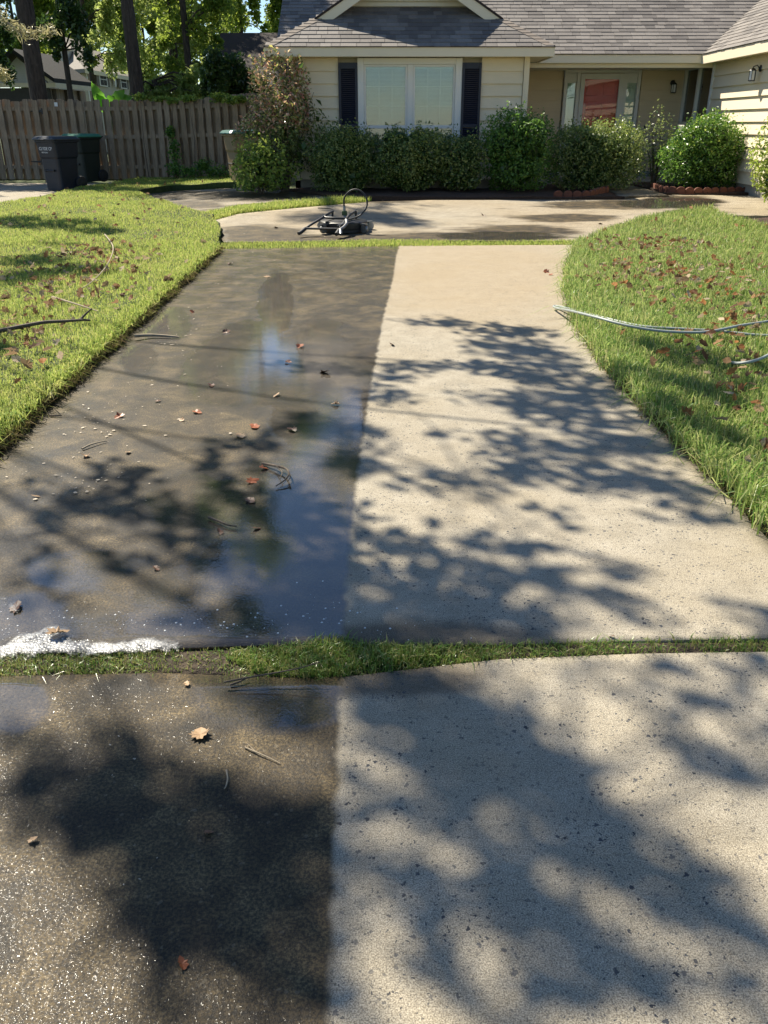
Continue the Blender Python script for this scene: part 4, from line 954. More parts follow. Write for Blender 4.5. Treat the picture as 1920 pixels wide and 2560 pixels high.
px_tree('bright bushy undergrowth right behind the fence boards', 410, 27.5, [(400, 225, 55, 32), (360, 235, 30, 24), (455, 215, 40, 40)], 'leaf_yellow', 6500, 0.13, 39, 0.05, name='bush', group=GT)
FARL = ['far tree showing left of the cream house roof', 'far pale tree behind the cream house roof', 'far tree half hidden by the second pine trunk', 'far bright tree seen through the twin trunks', 'far tree left of the brown roof ridge', 'far tree at the left edge of the main roof', 'far tree at the left edge of the view', 'far tree above the cream house chimney', 'far tree right of the second pine trunk']
for i, (u, D, m) in enumerate([(95, 62, 'leaf_mid'), (205, 66, 'leaf_yellow'), (330, 60, 'leaf_mid'), (455, 58, 'leaf_yellow'), (560, 60, 'leaf_yellow'), (700, 64, 'leaf_mid'), (-30, 64, 'leaf_mid'), (150, 72, 'leaf_mid'), (395, 70, 'leaf_yellow')]):
    e = [(u+random.uniform(-25, 25), v, ru, 62) for v, ru in ((215, 55), (150, 65), (85, 65), (20, 70), (-60, 80), (-150, 90))]
    px_tree(FARL[i], u, D, e, m, 17000, 0.23, 50+i, 0.14, group='far trees behind the neighbouring houses')
tree('oak left of the view whose crown shades the pad and fence', (-14.5, 27.5, 0.1), [(0, 0, -.2, .3), (0.1, 0, 3, .26), (.4, -.5, 7, .2), (1, -1, 11, .08)], [(1.8, -1.5, 9, 3, 2.6, 1.6), (4.5, -1.0, 8.6, 2.2, 2, 1.2), (-2, 1, 10, 3, 3, 2), (0, -4, 8.2, 2.4, 2, 1.2)], 'leaf_dark', 12000, 0.2, 73)
# trees across the street, behind the photographer: seen only in the window glass
for i, (x, y) in enumerate(((-8, -17), (11, -18))):
    tree(['tree across the street behind the viewer, left one', 'tree across the street behind the viewer, right one'][i], (x, y, 0), [(0, 0, -.2, .28), (0, 0, 2, .24), (.2, 0, 4, .18), (0, 0, 7, .06)], [(0, 0, 5.2, 3, 2.5, 2.2), (1.5, 0, 3.8, 2, 1.8, 1.4), (-1.6, 0, 4.2, 2, 1.8, 1.4)], 'leaf_mid', 5000, 0.22, 80+i)
def pine(label, u0, v0, u1, v1, D, w, seed, top=15.0):
    """straight bare trunk through two pixels, needles far above the view"""
    a, b = AT(u0, v0, D), AT(u1, v1, D); k = (b-a)/(b.z-a.z); z0 = float(terr(a.x, D)); base = a+k*(z0-a.z); H = top
    tr = [(*(k*s)[:2], s, w*(1.12-0.045*s)) for s in (-0.2, 0.6, 2, 4, 6, 9, 12, H)]
    cr = [(k.x*z+random.uniform(-1.2, 1.2), random.uniform(-1.2, 1.2), z, 1.5, 1.5, 0.7) for z in (10, 11.5, 13, 14.5, 15.5)]
    return tree(label, base, tr, cr, 'leaf_oak', 6000, 0.16, seed, name='pine_tree', group='tall pine trunks behind the fence')
pine('thick leaning pine trunk at the left, behind the fence', 62, 20, 98, 245, 25.0, 0.235, 61)
pine('straight dark pine trunk in front of the cream house', 318, 10, 344, 240, 26.5, 0.19, 62)
# trees behind the house: out of sight, they shade its roof and stand in the puddles
tree('oak rising behind the house roof', (-0.5, 30.5, 0.2), [(0, 0, -.2, .3), (0.1, 0, 3, .26), (-.2, -.5, 7, .2), (0, -1, 11, .08)], [(0.2, -4.2, 9.3, 2.4, 1.6, 1.0), (2.8, -3.6, 10.3, 2.2, 1.4, 1.0), (0, 0, 11, 3.2, 3, 2.2), (-4, 1, 9, 2.5, 2.5, 2)], 'leaf_oak', 9000, 0.17, 71)
tree('oak far behind the right end of the house', (9, 33, 0.2), [(0, 0, -.2, .3), (0.1, 0, 3, .26), (-.2, -.5, 8, .2), (0, -1, 12, .08)], [(0, 0, 10, 3.6, 3, 3), (-4, 0, 9, 2.5, 2.5, 2), (3, 1, 8, 3, 3, 2)], 'leaf_oak', 8000, 0.19, 72)

# ------------------------------------------------------------------ the oak beside the drive, whose sprays dapple the concrete
K = 1.1573
SHADE = [  # display x, y, half width, half height of the shade seen on the ground
 (960, 697, 70, 8), (1110, 715, 90, 12), (1090, 752, 85, 18), (1180, 770, 60, 18), (1075, 795, 70, 14), (1190, 815, 90, 24), (1300, 860, 70, 26), (1130, 865, 110, 22), (1270, 905, 110, 22),
 (900, 790, 55, 10), (850, 812, 45, 10), (720, 800, 60, 8), (640, 790, 50, 8), (830, 850, 60, 14),
 (1060, 940, 95, 9), (1200, 965, 130, 24), (1370, 960, 100, 30), (1120, 1005, 65, 26), (1300, 1030, 130, 24), (1430, 1050, 90, 24), (940, 1042, 85, 14), (1080, 1040, 80, 12), (1510, 1110, 95, 18), (1185, 1112, 40, 16),
 (740, 930, 75, 26), (640, 915, 55, 22), (770, 1000, 60, 30), (560, 960, 55, 14), (455, 985, 22, 40), (470, 1050, 26, 30), (560, 1010, 28, 14), (600, 1075, 80, 30), (700, 1110, 90, 40),
 (260, 1020, 70, 18), (200, 1085, 95, 26), (330, 1100, 80, 22), (430, 1120, 60, 26), (90, 1060, 45, 12), (120, 1130, 55, 14), (380, 1160, 60, 12), (470, 1205, 90, 24), (300, 1220, 60, 12),
 (860, 1170, 95, 20), (1010, 1165, 75, 16), (830, 1230, 120, 32), (1010, 1225, 110, 24), (1150, 1190, 90, 14), (1180, 1245, 110, 24), (1330, 1225, 60, 16), (1360, 1305, 50, 26), (1240, 1290, 90, 20), (940, 1290, 150, 28), (700, 1290, 150, 50), (500, 1330, 160, 36), (760, 1350, 160, 30), (1050, 1350, 170, 22), (1150, 1385, 120, 12), (1630, 1330, 50, 40), (100, 1270, 60, 24), (60, 1180, 50, 14),
 (1500, 1460, 110, 20), (1640, 1440, 60, 26), (1580, 1530, 70, 30), (1450, 1585, 60, 34), (1560, 1650, 95, 36), (1640, 1570, 50, 24), (1370, 1500, 50, 18),
 (560, 1490, 120, 26), (640, 1540, 90, 26), (850, 1490, 100, 30), (980, 1500, 120, 40), (1000, 1580, 130, 50), (1120, 1540, 80, 44), (950, 1680, 60, 36), (1080, 1680, 120, 56), (1220, 1650, 50, 40),
 (1150, 1790, 90, 50), (1290, 1800, 110, 46), (1400, 1880, 110, 50), (1520, 1960, 110, 50), (1620, 2060, 90, 60), (1080, 1900, 70, 60), (1180, 1960, 70, 40), (1240, 2090, 110, 40), (1130, 2060, 60, 50), (1390, 2100, 70, 40), (1480, 2180, 80, 40),
 (900, 1780, 60, 50), (860, 1900, 40, 70), (960, 2080, 60, 80), (1040, 2180, 70, 40), (780, 1700, 50, 30), (760, 1850, 40, 80),
 (100, 1620, 80, 20), (250, 1680, 60, 40), (200, 1760, 70, 34), (330, 1780, 60, 60), (300, 1900, 36, 80), (450, 1760, 90, 50), (570, 1740, 100, 40), (660, 1830, 60, 70), (520, 1860, 90, 60), (420, 1950, 80, 60), (640, 1980, 70, 70), (330, 2050, 60, 60), (560, 2050, 90, 40), (620, 2140, 70, 40), (380, 2160, 50, 50), (150, 1830, 40, 24), (60, 1720, 40, 30),
 # broad shade between them
 (640, 1330, 130, 40), (820, 1330, 160, 40), (1000, 1300, 160, 36), (880, 1385, 200, 14), (1150, 1340, 110, 24), (620, 1180, 110, 50), (680, 1230, 110, 40), (560, 1120, 70, 30),
 (880, 1560, 110, 60), (1030, 1620, 130, 60), (930, 1640, 90, 50), (1130, 1620, 90, 50), (820, 1480, 140, 30), (1170, 1720, 90, 40), (990, 1760, 60, 40), (1330, 1870, 90, 40), (1480, 1900, 80, 40), (1580, 2000, 90, 40), (1030, 1820, 60, 60), (1090, 1990, 70, 50), (1300, 2020, 90, 40), (1190, 2150, 110, 50), (900, 1960, 60, 60), (1620, 2170, 60, 40),
 (240, 1730, 60, 60), (400, 1850, 90, 80), (560, 1800, 110, 60), (620, 1900, 90, 70), (480, 1960, 100, 50), (330, 1960, 50, 90), (680, 1760, 40, 60), (290, 1820, 30, 90), (500, 2120, 110, 30), (250, 1600, 60, 16),
 (120, 1650, 90, 36), (60, 1700, 60, 40), (330, 1680, 70, 40), (230, 1800, 60, 60), (265, 1960, 30, 110), (430, 1700, 70, 30), (40, 1780, 40, 30), (690, 2080, 40, 110), (560, 1950, 80, 60),
 # on the lawns
 (120, 500, 110, 10), (40, 490, 60, 8), (220, 515, 60, 7), (80, 585, 80, 12), (150, 610, 90, 12), (60, 625, 60, 14), (1430, 770, 70, 12), (1520, 800, 90, 16), (1480, 850, 70, 22), (1560, 880, 60, 22), (1640, 860, 50, 20), (1450, 910, 50, 24), (1560, 960, 60, 26), (1350, 830, 50, 12),
]
def driveway_oak():
    base = Vector((-8.6, 10.6, 0.0)); t = thing('oak_tree', 'big oak standing left of the view whose sprays shade the driveway', 'tree', base)
    C = []; parts = []
    for (u, v, ru, rv) in SHADE:
        P = G(u*K, v*K); k = (P.y*CP+(CAM_H-P.z)*SP)/FPX
        rx = ru*K*k; a, b = G(u*K, (v-rv)*K), G(u*K, (v+rv)*K); ry = abs(a.y-b.y)/2
        h = random.uniform(4.3, 6.0) if v < 1250 else random.uniform(5.6, 7.6); c = P+S*(h/S.z); C.append(c)
        area = math.pi*rx*ry; sz = 0.085; n = int(max(10, min(2200, area*2.6/(sz*sz*0.36))))
        q = RNG.normal(size=(n, 2)); q = q/np.linalg.norm(q, axis=1, keepdims=True)*np.sqrt(RNG.random((n, 1)))*lump(np.column_stack([q, np.zeros(n)]), int(u), 0.5, 2.0)[:, None]*1.05
        # the same outline as the shade on the ground, tilted a little
        parts.append(np.column_stack([c.x+q[:, 0]*rx, c.y+q[:, 1]*ry, c.z+RNG.normal(size=n)*0.08]) - np.array(base))
    P = np.vstack(parts)
    link('crown', leaf_mesh('crown', P, RNG.uniform(.06, .12, len(P)), M['leaf_oak'], aspect=0.62, up=1.6), t)
    mb = MB(base)
    mb.tube(spline([base+Vector((0, 0, -.2)), base+Vector((.1, 0, 2)), base+Vector((.25, .1, 4.2)), base+Vector((.9, .1, 6.2)), base+Vector((1.4, .3, 8.6))], 5), list(np.linspace(.34, .12, 21)), 14)
    mb.build('trunk', M['bark'], t)
    # limbs: reach the middle of each neighbourhood of sprays, then twigs
    pts = [np.array(c) for c in C]; cent = [pts[i] for i in range(0, len(pts), 16)]
    for _ in range(6):
        lab = [int(np.argmin([np.linalg.norm(p-c) for c in cent])) for p in pts]
        cent = [np.mean([p for p, l in zip(pts, lab) if l == i] or [cent[i]], axis=0) for i in range(len(cent))]
    lm = MB(base)
    for i, c in enumerate(cent):
        a = base+Vector((.6, .1, 5.2)); b = Vector(c)+Vector((0, 0, .15)); m = a.lerp(b, .5)+Vector((random.uniform(-.5, .5), random.uniform(-.4, .4), .6))
        path = spline([a, m, b], 5); lm.tube(path, list(np.linspace(.02, .010, len(path))), 7)
        for p, l in zip(pts, lab):
            if l == i:
                e = Vector(p); q = b.lerp(e, .5)+Vector((random.uniform(-.12, .12), random.uniform(-.12, .12), .06))
                lm.tube([b, q, e], [.010, .007, .004], 5)
    lm.build('limb', M['bark'], t)
    # a dead, needle-hung branch drooping into the top left corner
    for pth_ in ([(-140, -60), (0, 42), (45, 78), (85, 82), (135, 74)], [(-160, 150), (-30, 170), (8, 190)]):
        ps = spline([base+Vector((.3, .1, 4.4))] + [AT(u, v, 11.5) for u, v in pth_], 6)
        MB(base).tube(ps, list(np.linspace(.03, .005, len(ps))), 6).build('drooping_branch', M['twig_pale'], t)
        Q = np.array([tuple(p-base) for p in ps[8:]]); Q = Q[RNG.integers(0, len(Q), 420)]+RNG.normal(size=(420, 3))*[.05, .05, .035]
        link('dry_needles', leaf_mesh('dry_needles', Q, RNG.uniform(.05, .13, 420), M['needle'], aspect=0.13, up=-.3), t)
driveway_oak()

# ------------------------------------------------------------------ grass
def blades(name, label, poly, n, h, w, mat, dz, fall=1.1, lean=0.6, y_near=2.5, zvar=0.0, keep=None, far_scale=0.05, view=True):
    P = np.array(poly); lo, hi = P.min(0), P.max(0); out = []
    got = 0
    while got < n:
        q = RNG.uniform(lo, hi, (n*3, 2)); q = q[inside(q, poly)]
        pr = np.clip((y_near/np.maximum(q[:, 1], y_near))**fall, 0, 1); q = q[RNG.random(len(q)) < pr]
        zc = q[:, 1]*CP+CAM_H*SP; q = q[(np.abs(q[:, 0]) < zc*0.56+1.5) & (q[:, 1] > -0.2)]   # a margin beyond what the view holds
        if keep is not None: q = q[keep(q)]
        out.append(q); got += len(q)
    q = np.vstack(out)[:n]; m = len(q); x, y = q[:, 0], q[:, 1]
    z = terr(x, y)+dz+(zvar*(np.sin(x*5.1+y*2.3)*np.sin(y*4.3-x*1.7)) if zvar else 0)
    far = 1+far_scale*np.maximum(0, y-4)
    hh = RNG.uniform(h[0], h[1], m)*(0.75+0.5*RNG.random(m)); patch = 0.8+0.35*np.sin(x*2.1+y*1.3)*np.sin(y*1.9-x*.7); hh *= patch
    ww = RNG.uniform(w[0], w[1], m)*far; a = RNG.uniform(0, 6.283, m); ln = RNG.normal(0, lean, m); b = RNG.uniform(0, 6.283, m)
    dx, dy = np.cos(b)*ln*hh, np.sin(b)*ln*hh; sx, sy = np.cos(a)*ww/2, np.sin(a)*ww/2
    V = np.empty((m, 5, 3)); zz = z-0.006
    V[:, 0] = np.column_stack([x-sx, y-sy, zz]); V[:, 1] = np.column_stack([x+sx, y+sy, zz])
    V[:, 2] = np.column_stack([x-sx*.8+dx*.35, y-sy*.8+dy*.35, z+hh*.6]); V[:, 3] = np.column_stack([x+sx*.8+dx*.35, y+sy*.8+dy*.35, z+hh*.6])
    drop = np.clip(1-0.28*np.abs(ln), .35, 1); V[:, 4] = np.column_stack([x+dx, y+dy, z+hh*drop])
    i = np.arange(m)[:, None]*5
    me = np_mesh(name, V.reshape(-1, 3), [i+np.array([[0, 1, 3, 2]]), i+np.array([[2, 3, 4]])], M[mat])
    o = link(name, me); tag(o, label, 'grass', kind='stuff'); return o
blades('grass', 'short bright green lawn to the left of the driveway', LAWN_L, 235000, (0.025, 0.055), (0.003, 0.006), 'grass_short', 0.082, 1.0, 0.75, 3.4, 0.012, keep=lambda q: q[:, 0] > -11)
blades('grass', 'longer bladed lawn to the right of the driveway', LAWN_R, 155000, (0.055, 0.115), (0.004, 0.0075), 'grass_long', 0.03, 1.0, 0.75, 2.6, 0.01)
# grass growing out of the two joints and along the edges
strip1 = ju + jl[::-1]
sheet('joint_soil', [(-1.75, ju[0][1]-.002)]+[(x, y-.002) for x, y in ju]+[(1.40, ju[-1][1]-.002), (1.40, jl[-1][1]+.002)]+[(x, y+.002) for x, y in jl[::-1]]+[(-1.75, jl[0][1]+.002)], 0.05, -0.008, M['soil'], skirt=.05, zvar=.004)
def patchy(q): return RNG.random(len(q)) < np.clip(0.75+0.6*np.sin(q[:, 0]*9.1)*np.sin(q[:, 0]*4.3+q[:, 1]*7), .12, 1)*np.where(q[:, 0] > .35, .8, 1)
blades('joint_grass', 'wet grass strip growing in the near driveway joint', strip1, 8500, (0.014, 0.04), (0.002, 0.004), 'grass_wet', -0.01, 0, 0.9, 0.5, keep=patchy)
cl = GP([(560, 1640), (640, 1625), (720, 1618), (800, 1600), (870, 1598), (890, 1612), (1000, 1620), (1100, 1622), (1080, 1650), (900, 1672), (860, 1690), (760, 1694), (640, 1680)])
blades('joint_grass', 'thick tuft of grass in the middle of the near joint', cl, 3600, (0.025, 0.062), (0.002, 0.004), 'grass_wet', -0.005, 0, 0.8, 0.5)
blades('joint_grass', 'thin green grass line in the far driveway joint', GP([(550, 608), (1000, 601), (1460, 603), (1455, 612), (1000, 616), (550, 622)]), 9000, (0.02, 0.045), (0.004, 0.007), 'grass_short', 0.0, 0, 0.7, 5, far_scale=0.02)
blades('verge_grass', 'ragged grass tongue between the side path and the apron', GP([(430, 524), (500, 538), (545, 530), (600, 517), (690, 509), (800, 507), (860, 500), (930, 501), (900, 507), (729, 520), (596, 535), (537, 551), (500, 545)]), 9000, (0.05, 0.11), (0.006, 0.012), 'grass_short', 0.0, 0, 0.6, 5, far_scale=0.0)
def edge_tufts(name, label, line, n, spread, h, mat, dz):
    L = np.array(line); s = np.concatenate([[0], np.cumsum(np.linalg.norm(np.diff(L, axis=0), axis=1))]); u = RNG.random(n)**1.0*s[-1]
    q = np.column_stack([np.interp(u, s, L[:, 0]), np.interp(u, s, L[:, 1])])+RNG.normal(size=(n, 2))*spread; m = n
    x, y = q[:, 0], q[:, 1]; z = terr(x, y)+dz; hh = RNG.uniform(h[0], h[1], m); a = RNG.uniform(0, 6.28, m); b = RNG.uniform(0, 6.28, m); ln = RNG.normal(0, 1.0, m)
    ww = RNG.uniform(.003, .006, m)*(1+.05*y); sx, sy = np.cos(a)*ww/2, np.sin(a)*ww/2; dx, dy = np.cos(b)*ln*hh, np.sin(b)*ln*hh
    V = np.empty((m, 5, 3)); V[:, 0] = np.column_stack([x-sx, y-sy, z]); V[:, 1] = np.column_stack([x+sx, y+sy, z])
    V[:, 2] = np.column_stack([x-sx+dx*.4, y-sy+dy*.4, z+hh*.6]); V[:, 3] = np.column_stack([x+sx+dx*.4, y+sy+dy*.4, z+hh*.6]); V[:, 4] = np.column_stack([x+dx, y+dy, z+hh*np.clip(1-.5*np.abs(ln), -.2, 1)])
    i = np.arange(m)[:, None]*5; tag(link(name, np_mesh(name, V.reshape(-1, 3), [i+np.array([[0, 1, 3, 2]]), i+np.array([[2, 3, 4]])], M[mat])), label, 'grass', kind='stuff')
edge_tufts('edge_grass', 'ragged turf lip overhanging the left driveway edge', [(LEFT_X(y)-0.03, y) for y in np.arange(3.0, 10.6, .2)], 9000, 0.03, (.03, .08), 'grass_short', 0.055)
edge_tufts('edge_grass', 'long blades leaning over the right driveway edge', [(x+0.05, y) for x, y in re_], 5000, 0.045, (.06, .15), 'grass_long', 0.02)

# ------------------------------------------------------------------ neighbouring buildings beyond the fence
def neighbours():
    def panel(mb, pts, th=0.06):
        a, b, c = (Vector(p) for p in pts[:3]); n = (b-a).cross(c-a).normalized()
        if n.y > 0: n = -n
        mb.prism(pts, -n*th)
    # cream two-storey house with hip roof
    A = AT(212, 172, 46); A.z = 3.9; B = AT(326, 187, 54); B.z = 3.9; Cc = AT(118, 170, 49); Cc.z = 3.9
    t = thing('neighbor_house', 'pale two-storey house with hip roof and chimney between the pine trunks', 'house', (A.x, A.y, 0)); o = Vector((A.x, A.y, 0))
    back = B+(Cc-A); up = Vector((0, 0, 1)); ov = lambda p, q: p+(p-q).normalized()*0.0
    def wall(p, q, m, nm, z0=-0.2, z1=3.9):
        mb = MB(o); panel(mb, [(p.x, p.y, z0), (q.x, q.y, z0), (q.x, q.y, z1), (p.x, p.y, z1)], 0.2); return mb.build(nm, M[m], t)
    w1 = wall(A, B, 'neighbor_siding', 'wall'); wall(Cc, A, 'brick', 'brick_wall'); wall(B, back, 'neighbor_siding', 'wall'); wall(back, Cc, 'neighbor_siding', 'wall')
    apex = AT(160, 92, 51); ap2 = apex+(B-A)*0.45
    cen = (A+B+Cc+back)/4
    E = [p+(p-cen).normalized()*0.6 for p in (A, B, back, Cc)]
    for e in E: e.z = 3.82
    rf = MB(o)
    rf.add([E[0], E[1], E[2], E[3], apex, ap2, E[0]-up*.18, E[1]-up*.18, E[2]-up*.18, E[3]-up*.18], [(0, 1, 5, 4), (1, 2, 5), (2, 3, 4, 5), (3, 0, 4), (6, 7, 1, 0), (7, 8, 2, 1), (8, 9, 3, 2), (9, 6, 0, 3), (9, 8, 7, 6)])
    roof_ = rf.build('roof', M['shingle_grey'], t)
    d = (B-A).normalized(); n = Vector((d.y, -d.x, 0)); 
    if n.y > 0: n = -n
    fb = MB(o); fb.prism([E[0]-up*.2+n*.02, E[1]-up*.2+n*.02, E[1]-up*.02+n*.02, E[0]-up*.02+n*.02], n*.04); fb.build('fascia', M['trim'], t)
    cb = MB(o); cb.prism([A-up*4+n*.02, A-up*4+n*.02+d*.25, A+n*.02+d*.25, A+n*.02], n*.05); cb.build('corner_trim', M['white_trim'], t)
    def win(u0, u1, v0, v1):
        def hit(u, v):
            r = ray(u, v); org = Vector((0, 0, CAM_H)); dd = Vector(r); k = (A-org).dot(n)/dd.dot(n); return org+dd*k+n*0.12
        a, b, c, e = hit(u0, v1), hit(u1, v1), hit(u1, v0), hit(u0, v0); zb, zt = (a.z+b.z)/2, (c.z+e.z)/2
        a.z = b.z = zb; c = Vector((b.x, b.y, zt)); e = Vector((a.x, a.y, zt))
        mb = MB(o); mb.prism([a, b, c, e], n*.05); w = mb.build('window', M['white_trim'], t)
        L = (b-a); 
        for i in range(2):
            for j in range(2):
                p = a+L*(0.10+0.42*i)+up*(zt-zb)*(0.08+0.45*j)+n*.052; q = p+L*0.37
                MB(o).prism([p, q, q+up*(zt-zb)*.39, p+up*(zt-zb)*.39], n*.012).build('pane', M['interior'], w)
        for s_ in (-1, 1):
            p = (a-L*0.32) if s_ < 0 else (b+L*0.05)
            MB(o).prism([p, p+L*.26, p+L*.26+up*(zt-zb), p+up*(zt-zb)], n*.04).build('shutter', M['shingle_grey'], w)
    win(243, 262, 182, 216); win(296, 311, 190, 222)
    r = ray(280, 200); dd = Vector(r); k = (A-Vector((0, 0, CAM_H))).dot(n)/dd.dot(n); p = Vector((0, 0, CAM_H))+dd*k+n*.13
    ring = [p+d*(.16*math.cos(a))+up*(.36*math.sin(a)) for a in np.linspace(0, 6.283, 17)[:-1]]
    MB(o).prism(ring, n*.05).build('oval_window', M['white_trim'], t)
    c0 = AT(139, 164, 47.5); c1 = AT(167, 126, 47.5)
    ch = MB(o).box(c0.x, c1.x, 47.5, 48.4, 2.2, c1.z).build('chimney', M['pale_stucco'], t); MB(o).box(c0.x-.06, c1.x+.06, 47.44, 48.46, c1.z+.002, c1.z+.1).build('chimney_cap', M['trim'], ch)
    # outbuilding with black roof
    Pa, Er = AT(37, 133, 33), AT(142, 207, 33); El = Vector((2*Pa.x-Er.x, 33, Er.z)); dv = Vector((0.25, 3.2, 0))
    t = thing('outbuilding', 'pale gabled outbuilding with black roof behind the left fence', 'building', (Pa.x, 33, 0)); o = Vector((Pa.x, 33, 0))
    MB(o).prism([El+Vector((.35, .1, 0)), Er+Vector((-.35, .1, 0)), Pa+Vector((0, .1, -.12))], (0, .15, 0)).build('gable', M['pale_stucco'], t)
    w = Er-Vector((.35, 0, 0)); MB(o).prism([(El.x+.35, 33.1, -.1), (w.x, 33.1, -.1), (w.x, 33.1, w.z-.16), (El.x+.35, 33.1, w.z-.16)], (0, .15, 0)).build('wall', M['interior'], t)
    MB(o).prism([(w.x-.02, 33.27, -.1), (w.x+dv.x, 33.1+dv.y, -.1), (w.x+dv.x, 33.1+dv.y, w.z-.16), (w.x-.02, 33.27, w.z-.16)], (-.15, .08, 0)).build('wall', M['brick'], t)
    MB(o).prism([El, Er, Er-up*.14, El-up*.14], (0, .12, 0)).build('gable_trim', M['trim'], t)
    rf = MB(o)
    for e in (El, Er): rf.prism([Pa+Vector((0, -.25, 0)), e+Vector((0, -.25, 0)), e+dv, Pa+dv], (0, 0, .14))
    rf.build('roof', M['shingle_black'], t)
    MB(o).prism([Er+Vector((0, -.2, -.16)), Er+dv+up*-.16, Er+dv+up*-.01, Er+Vector((0, -.2, -.01))], (.03, .0, 0)).build('fascia', M['trim'], t)
    for k in (0.18, 0.5, 0.85): q = w+dv*k; MB(o).box(q.x-.06, q.x+.06, q.y-.2, q.y-.08, -.1, w.z-.17).build('post', M['twig'], t)
    # brown-roofed house at the right
    rl, rr_ = AT(551, 82, 36), AT(760, 82, 36); rr_.z = rl.z; el = Vector((rl.x-.2, 31.6, 2.2)); er = Vector((rr_.x, 31.6, 2.2))
    t = thing('neighbor_house', 'dark brown shingle roof of the house beyond the evergreen', 'house', (rl.x, 32, 0)); o = Vector((rl.x, 32, 0))
    MB(o).prism([rl, rr_, er, el], (0, 0, -.12)).prism([rl+Vector((0, .02, 0)), rr_+Vector((0, .02, 0)), rr_+Vector((0, 4.4, -2.4)), rl+Vector((0, 4.4, -2.4))], (0, 0, -.12)).build('roof', M['shingle_brown'], t)
    MB(o).box(rl.x+.1, rr_.x, 32.2, 39.6, -.1, 2.3).prism([(rl.x+.1, 32.2, 2.3), (rl.x+.1, 39.6, 2.3), (rl.x+.1, 36, rl.z-.2)], (.15, 0, 0)).build('wall', M['neighbor_siding'], t)
    MB(o).box(el.x, er.x, 31.55, 31.6, 2.03, 2.2).build('fascia', M['trim'], t)
neighbours()

# ------------------------------------------------------------------ plants along the fence
def banana():
    p = AT(268, 262, 24.2); base = Vector((p.x, 24.2, .1)); t = thing('banana_plant', 'banana plant with big bright leaves above the fence', 'plant', base)
    MB().tube([(0, 0, -.1), (.02, 0, .9), (0, 0, 1.6)], [.09, .07, .05], 10).build('stem', M['leaf_banana'], t)
    for (u, v, bend, w) in ((228, 202, .0, .16), (310, 222, .25, .17), (285, 240, .4, .14), (240, 232, .2, .12), (330, 240, .45, .13)):
        e = AT(u, v, 24.2-.3)-base; a = Vector((0, 0, 1.55)); n = 12; V = []; F = []
        side = Vector((0.25, -1, 0.55)).cross((e-a)).normalized()
        for i in range(n+1):
            s_ = i/n; c = a.lerp(e, s_)+Vector((0, 0, bend*math.sin(math.pi*s_)*.35)); ww = w*math.sin(math.pi*min(1, s_*.93+.06))**.7
            for k, f in enumerate((-1, 0, 1)): V.append(tuple(c+side*(ww*f*random.uniform(.85, 1.05))+Vector((0, .02, abs(f)*-.05))))
        for i in range(n):
            for k in range(2): F.append((i*3+k, i*3+k+1, i*3+k+4, i*3+k+3))
        link('leaf', np_mesh('leaf', np.array(V), np.array(F), M['leaf_banana'], True), t)
banana()
def vine(label, blobs_, mat, n, size, name='vine', cat='plant'):
    c = AT(*blobs_[0][:2], blobs_[0][4]); z = float(terr(c.x, c.y)); t = thing(name, label, cat, (c.x, c.y, z)); o = np.array([c.x, c.y, z]); parts = []; mb = MB(o)
    for (u, v, ru, rv, D) in blobs_:
        p = AT(u, v, D); k = D*CP/FPX; Q, _ = ellip(tuple(p), (ru*k, .14, rv*k), n//len(blobs_), int(u), .6, .4); parts.append(Q)
        mb.tube([(p.x, p.y, z), (p.x+random.uniform(-.1, .1), p.y, (z+p.z)/2), tuple(p)], [.012, .008, .004], 5)
    link('foliage', leaf_mesh('foliage', np.vstack(parts)-o, RNG.uniform(.6, 1.3, sum(map(len, parts)))*size, M[mat], aspect=.7), t); mb.build('stem', M['twig'], t)
vine('leafy vine spilling over the fence top near the house', [(548, 243, 26, 12, 22.2), (575, 250, 22, 10, 22.0), (470, 246, 30, 8, 22.4), (600, 247, 18, 9, 21.9)], 'leaf_light', 1100, .075)
vine('light vine leaves on the fence top beside the second pine', [(350, 242, 20, 9, 22.7), (400, 248, 26, 7, 22.7), (430, 252, 14, 8, 22.6)], 'leaf_light', 700, .07)
vine('dark creeper climbing the middle of the fence', [(435, 372, 16, 34, 22.3), (440, 425, 26, 22, 22.1), (425, 330, 10, 14, 22.5)], 'leaf_box', 900, .07)
vine('dark weeds with pale flowers at the foot of the fence', [(480, 430, 34, 16, 21.8), (545, 430, 36, 18, 21.3), (595, 425, 20, 22, 21.0), (510, 415, 26, 16, 21.9)], 'leaf_box', 1600, .06, 'weeds')

# ------------------------------------------------------------------ fallen leaves, twigs, foam and flecks
def leaf_shape(seed, lobes=5):
    """lobed oak or maple leaf, cupped along its midrib"""
    r = random.Random(seed); n = lobes*2+1; V = [(0, 0, .0)]; cup = r.uniform(.1, .5); w = r.uniform(.62, .9)
    for i in range(n):
        a = -2.55+5.1*i/(n-1); rad = (0.5 if i % 2 == 0 else 0.36)*r.uniform(.85, 1.12)*(1.15 if i == n//2 else 1); x = math.sin(a)*rad*w; y = math.cos(a)*rad
        V.append((x, y, cup*x*x*2.4+.10*y*y*r.uniform(-1, 1)+r.uniform(-.02, .03)))
    V += [(.015, -.62, .05), (-.015, -.62, .05)]
    F = [(0, i, i+1) for i in range(1, n)]+[(0, n, n+1), (0, n+1, n+2), (0, n+2, 1)]
    return V, F
LV = [leaf_shape(i, (7, 5, 9, 6)[i % 4]) for i in range(8)]
lmesh = {}
for m in ('dead_leaf_red', 'dead_leaf_brown', 'dead_leaf_tan'):
    lmesh[m] = []
    for V, F in LV:
        me = bpy.data.meshes.new('fallen_leaf'); me.from_pydata(V, [], F); me.update(); me.materials.append(M[m]); lmesh[m].append(me)
